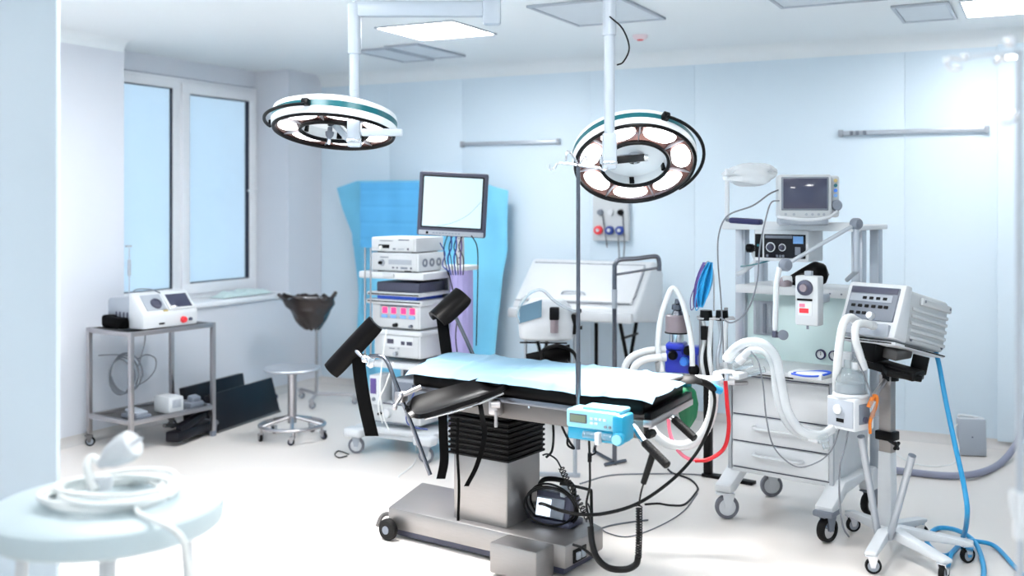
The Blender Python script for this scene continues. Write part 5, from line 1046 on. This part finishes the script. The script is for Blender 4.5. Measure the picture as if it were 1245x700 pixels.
ip = thing('infusion_pump', 'cyan and white syringe infusion pump clamped to the infusion pole', 'infusion pump', P(700, 530, 4.36), -5); W0 = P(700, 530, 4.36)
k = MB(); k.b(-.01, .235, -.055, .045, .0, .055, .01); pu = k.build('lower_body', 'pump_cyan', ip)
k = MB(); k.b(-.012, .225, -.062, .045, .05, .125, .01); k.b(.05, .23, -.04, .05, .12, .138, .008); up_ = k.build('upper_body', 'pump_pale', ip)
k = MB(); k.b(.006, .085, -.066, -.06, .072, .108, .002); bz_ = k.build('display_frame', 'plastic_darkgrey', up_)
k = MB(); k.b(.01, .081, -.068, -.064, .076, .104, .001); k.build('display', 'lcd', bz_)
for i in range(6): k = MB(); k.b(.1 + .02 * (i % 4), .113 + .02 * (i % 4), -.066, -.06, .09 - .018 * (i // 4), .1 - .018 * (i // 4), .001); k.build('key', 'plastic_white', up_)
for x in (.17, .19): k = MB(); k.cyl((x, -.06, .068), (x, -.067, .068), .006, seg=10); k.build('button', 'plastic_midgrey', up_)
k = MB(); k.cyl((.07, -.062, .028), (.2, -.062, .028), .014, seg=14); sy = k.build('syringe', 'clear_plastic', ip)
k = MB(); k.box((.14, -.07, .02), (.02, .03, .05), .004); k.build('syringe_clamp', 'plastic_white', sy)
k = MB(); k.b(.2, .25, -.07, .04, .01, .12, .012); k.cyl((.235, -.06, .03), (.235, -.09, .03), .026, seg=18, bev=.004); k.build('plunger_drive', 'pump_cyan', ip)
k = MB(); k.cyl((.235, -.085, .03), (.235, -.1, .03), .02, seg=16); k.build('drive_cap', 'pump_pale', ip)
# control handset on the table base
cbx = thing('table_handset', 'black handled control box with bright display standing on table base', 'control box', G(678, 636, .15), -6)
k = MB(); k.b(-.11, .1, -.06, .07, .0, .03, .01); k.box((0, 0, .085), (.19, .09, .12), .014, rot=(-.22, 0, 0)); cbb = k.build('housing', 'plastic_darkgrey', cbx)
k = MB(); k.box((-.008, -.054, .085), (.15, .008, .09), .003, rot=(-.22, 0, 0)); ds = k.build('display_plate', 'plastic_midgrey', cbb)
k = MB(); k.box((-.04, -.06, .085), (.075, .006, .078), .001, rot=(-.22, 0, 0)); k.build('display', 'lcd_white', ds)
k = MB(); k.tube([(-.1, .0, .1), (-.1, .01, .17), (-.06, .02, .195), (.04, .02, .195), (.08, .01, .17), (.085, 0, .1)], .012, 8); k.build('carry_handle', 'plastic_black', cbb)
k = MB(); k.b(.04, .068, -.05, .0, .14, .19, .006); k.build('grey_latch', 'plastic_grey', cbb)
k = MB()
for i in range(3):
    k.tube([((.118 + .008 * i) * math.cos(a * math.pi / 12) + .0, -.075 + .02 * i + .03 * math.cos(a * math.pi / 12 + i), .095 + (.085 + .008 * i) * math.sin(a * math.pi / 12)) for a in range(24)], .0055, 6, 3, closed=True)
k.build('wrapped_cable', 'cable_black', cbx)
lb = thing('bent_bar', 'thin black bent bar rising behind the control box', 'bar', G(719, 643, 0.02), 0)
k = MB(); k.tube([P(681, 588, 4.72), P(690, 589, 4.7), P(716, 595, 4.62), P(718.5, 597, 4.6), P(719, 604, 4.6), P(719.5, 643, 4.58)], .007, 8, 3); k.build('bar', 'plastic_black', lb, world=True)
# cables round the table
cable('table_cable', 'long black cable sweeping from the table base up to the machine', [G(655, 612, .2), P(662, 613, 4.4), P(680, 620, 4.4), P(705, 625, 4.38), P(735, 624, 4.38), P(775, 612, 4.4), P(815, 585, 4.5), P(845, 553, 4.6), P(862, 520, 4.7), P(869, 490, 4.78), P(867, 473, 4.84)], .0075, 'cable_black', seg=8)
k = MB(); path = smooth_pts([P(735 - 17, 640, 4.35), P(720, 660, 4.32), P(726, 678, 4.3), P(740, 690, 4.3), P(760, 692, 4.3), P(773, 686, 4.3), P(776, 676, 4.3)], 8); k.tube(path, .0135, 10, smooth=False)
hc = thing('handset_cord', 'black coiled handset cord hanging in a loop beside the table base', 'cord', P(750, 692, 4.3), 0); k.build('sleeved_loop', 'cable_black', hc, world=True)
def helix(k, pts, r, turns, wr):
    sp = smooth_pts(pts, 12); cum = [0]
    for a, b in zip(sp, sp[1:]): cum.append(cum[-1] + (b - a).length)
    n = int(turns * 12); out = []; j = 0
    for i in range(n + 1):
        t = cum[-1] * i / n
        while j < len(sp) - 2 and cum[j + 1] < t: j += 1
        u = (t - cum[j]) / max(1e-9, cum[j + 1] - cum[j]); p = sp[j].lerp(sp[j + 1], u); d = (sp[j + 1] - sp[j]).normalized(); x = d.cross(FWD + UP * .01).normalized(); y = d.cross(x); a = 2 * math.pi * i / 12
        out.append(p + x * r * math.cos(a) + y * r * math.sin(a))
    k.tube(out, wr, 5, smooth=False)
k = MB(); helix(k, [P(776, 678, 4.3), P(777, 650, 4.28), P(777, 615, 4.26)], .0115, 20, .0032); k.build('coil', 'cable_black', hc, world=True)
k = MB(); k.tube([P(777, 615, 4.26), P(778, 606, 4.25), P(780, 596, 4.24), P(783, 586, 4.22)], .004, 6); k.build('straight_lead', 'cable_black', hc, world=True)
k = MB(); k.cyl(P(782, 588, 4.22), P(794, 551, 4.2), .012, .014, seg=14, bev=.003); k.build('handset_grip', 'rubber', hc, world=True)
k = MB(); k.tube([P(718, 640, 4.35), P(718, 622, 4.38), P(715, 612, 4.42)], .0035, 6); helix(k, [P(716, 632, 4.38), P(705, 612, 4.46), P(694, 592, 4.52), P(682, 568, 4.62)], .012, 15, .003); k.tube([P(682, 568, 4.62), P(676, 558, 4.65), P(666, 552, 4.68), P(660, 553, 4.7)], .004, 6); k.build('coil', 'cable_black', hc, world=True)
cable('pump_lead', 'black lead hanging from the cyan pump down to the table base', [P(716, 530, 4.36), P(717, 560, 4.36), P(717, 590, 4.36), P(713, 612, 4.38), P(716, 628, 4.4), P(719, 640, 4.4)], .005, 'cable_black')
k = MB(); k.box(P(717, 556, 4.36), (.016, .016, .04), .004); k.tube([P(719, 553, 4.36), P(724, 550, 4.36), P(723, 543, 4.36)], .004, 6); hk = k.build('lead_clip', 'plastic_black', origin=P(717, 562, 4.36), label='small black hook clip on the lead below the pump', cat='clip')
cable('mains_lead', 'black mains lead leaving the socket of the table base', [P(697, 662, 4.46), P(706, 665, 4.42), P(716, 672, 4.4), P(724, 679, 4.36), P(735, 687, 4.33)], .006, 'cable_black', seg=8)
cable('floor_cable', 'black cable lying on the floor right of the table', [G(784, 613, .005), G(800, 612, .005), G(815, 614, .005), G(832, 613, .005), G(845, 600, .005), G(848, 592, .005), G(838, 582, .005), G(818, 575, .005), G(812, 570, .01)], .006, 'cable_black')
cable('floor_cable', 'thin grey cable curving on the floor under the head end', [G(728, 643, .004), G(745, 638, .004), G(770, 634, .004), G(788, 632, .004)], .0045, 'cable_grey')
cable('floor_cable', 'pale cable looping on the bright floor right of the base', [G(728, 640, .004), G(740, 648, .004), G(765, 652, .004), G(800, 640, .004), G(830, 622, .004), G(848, 600, .004)], .003, 'cable_grey')
cable('floor_cable', 'long thin grey cable stretched across the floor behind the table', [G(705, 588, .004), G(740, 578, .004), G(780, 576, .004), G(830, 576, .004), G(866, 578, .004)], .0045, 'cable_grey')
cable('floor_cable', 'black cable tangle hanging behind the infusion pole', [P(681, 508, 5.2), P(684, 520, 5.2), P(692, 536, 5.2), P(698, 545, 5.2), P(690, 540, 5.2), P(692, 525, 5.2), P(697, 512, 5.2)], .006, 'cable_black')
cable('floor_cable', 'black cable draped down behind the bellows column', [P(672, 510, 5.1), P(673, 530, 5.1), P(671, 548, 5.1), P(664, 556, 5.08)], .006, 'cable_black')
cable('white_cable', 'thin white cord lying on the floor below the endoscopy tower', [P(506, 530, 6.4), G(506, 548, .01), G(504, 562, .004), G(494, 572, .004), G(484, 580, .004), G(490, 588, .004)], .004, 'cable_white', 'cord')
cable('caster_loop', 'thin black cord loop beside the tower front caster', [G(424, 552, .006), G(412, 548, .006), G(407, 552, .006), G(412, 556, .006), G(422, 554, .006)], .004, 'cable_black', 'cord')
# ================================================================== foreground
rt = thing('round_table', 'blurred round white table in the left foreground', 'table', P(130, 608, 2.8), 0)
RZ = P(130, 608, 2.8).z
k = MB(); k.lathe([(0, 0), (.28, 0), (.298, -.012), (.302, -.03), (.298, -.062), (.285, -.072), (0, -.072)], seg=64); k.build('table_top', 'table_white', rt)
for i, a in enumerate((40, 130, 220, 310)):
    ca, sa = math.cos(R(a + 10)), math.sin(R(a + 10)); k = MB(); k.cyl((.2 * ca, .2 * sa, -.07), (.25 * ca, .25 * sa, -RZ), .016, seg=14); k.build('leg', 'plastic_white', rt)
    k = MB(); k.b(.2 * ca - .03, .2 * ca + .03, .2 * sa - .03, .2 * sa + .03, -.085, -.07, .004); k.build('leg_bracket', 'plastic_midgrey', rt)
ec = thing('extension_cord', 'coiled white extension cord with plug lying on the round table', 'extension cord', P(135, 606, 2.8), 0); cc_ = P(135, 601, 2.8); cc_.z = RZ
k = MB(); pts = []
for i in range(5 * 14):
    a = 2 * math.pi * i / 14; r_ = .135 + .022 * math.sin(i * .37) + .012 * math.sin(i * 1.1)
    pts.append(cc_ + RIGHT * (r_ * 1.12 * math.cos(a)) + FWD * (r_ * math.sin(a)) + UP * (.0075 + .0095 * (i // 14) + .004 * math.sin(i * .9)))
k.tube(pts, .0072, 8, 3); k.build('cord', 'cable_white', ec, world=True)
k = MB(); k.tube([cc_ + RIGHT * .1 + TOCAM * .1 + UP * .012, cc_ + RIGHT * .14 + TOCAM * .17 + UP * .012, P(205, 640, 2.55), P(222, 655, 2.52), P(228, 680, 2.52), P(232, 710, 2.54)], .0068, 8); k.build('trailing_cord', 'cable_white', ec, world=True)
k = MB(); a_, b_ = P(128, 560, 2.8), P(163, 538, 2.78); m_, L_ = axis_m(a_, b_); k.lathe([(0, -.02), (.012, -.02), (.018, .0), (.03, .02), (.036, .05), (.04, .07), (.038, .095), (.034, .1), (0, .1)], m_, 20); pg = k.build('plug', 'plastic_white', ec, world=True)
k = MB()
for s in (-1, 1): q = m_ @ Matrix.Translation((.01 * s, 0, 0)); k.cyl(q @ Vector((0, 0, .1)), q @ Vector((0, 0, .125)), .003, seg=8)
k.build('plug_pin', 'chrome', pg, world=True)
k = MB(); k.tube([a_ + (a_ - b_).normalized() * .015, P(112, 556, 2.82), P(106, 566, 2.8), P(110, 582, 2.78), P(116, 596, 2.76)], .011, 10); k.build('plug_lead', 'cable_white', ec, world=True)
k = MB(); k.lathe([(0, 0), (.032, 0), (.034, .02), (.03, .034), (0, .034)], Matrix.Translation(cc_ + RIGHT * -.03 + UP * .03), 20); k.build('inline_switch', 'plastic_white', ec, world=True)
# infusion stand at the right edge
i2 = thing('infusion_stand', 'blurred chrome infusion stand with hooks cut by the right edge', 'infusion stand', (P(1240, 245, 2.3).x, P(1240, 245, 2.3).y, 0), 0)
pb0 = P(1240, 245, 2.3); k = MB(); k.cyl((pb0.x, pb0.y, .03), (pb0.x, pb0.y, P(1240, 60, 2.3).z), .0085, seg=14); k.build('pole', 'alu', i2, world=True)
k = MB(); k.tube([P(1238, 66, 2.3), P(1215, 66, 2.3), P(1185, 68, 2.3), P(1168, 72, 2.3), P(1155, 70, 2.3), P(1150, 77, 2.3), P(1158, 85, 2.3), P(1167, 82, 2.3)], .0036, 8); hk1 = k.build('hook', 'chrome', i2, world=True)
for p in ((1152, 74, 2.3), (1165, 83, 2.3), (1174, 69, 2.3)): k = MB(); k.ball(P(*p), .0075, 12); k.build('hook_ball', 'chrome', hk1, world=True)
k = MB(); k.tube([P(1240, 66, 2.3), P(1232, 56, 2.2), P(1226, 48, 2.15), P(1232, 44, 2.12)], .0036, 8); k.ball(P(1228, 51, 2.15), .011, 14); k.build('hook', 'chrome', i2, world=True)
k = MB(); k.tube([P(1240, 70, 2.3), P(1222, 71, 2.36), P(1210, 74, 2.4), P(1214, 78, 2.4)], .0045, 8); k.ball(P(1220, 71, 2.36), .01, 14, sc=(1.6, 1, .7)); k.build('hook', 'chrome', i2, world=True)
k = MB(); k.tube([P(1240, 138, 2.3), P(1230, 149, 2.3), P(1218, 150, 2.3)], .0036, 8); k.ball(P(1236, 138, 2.28), .008, 12); k.build('hook', 'chrome', i2, world=True)
k = MB(); k.cyl(P(1240, 655, 2.3), P(1240, 598, 2.3), .014, seg=16, bev=.004); k.tube([P(1238, 598, 2.3), P(1228, 597, 2.3), P(1232, 630, 2.3)], .003, 6); k.build('height_clamp', 'plastic_white', i2, world=True)
for i in range(5):
    a = 2 * math.pi * i / 5; k = MB(); k.M = Matrix.Translation((0, 0, 0)); k.tube([(0, 0, .1), (.15 * math.cos(a), .15 * math.sin(a), .09), (.27 * math.cos(a), .27 * math.sin(a), .07)], .011, 8); k.build('leg', 'chrome', i2)
    caster(i2, (.27 * math.cos(a), .27 * math.sin(a)), .024, 'plastic_grey', 'rubber', 'plastic_grey', i * 72, h=.07)
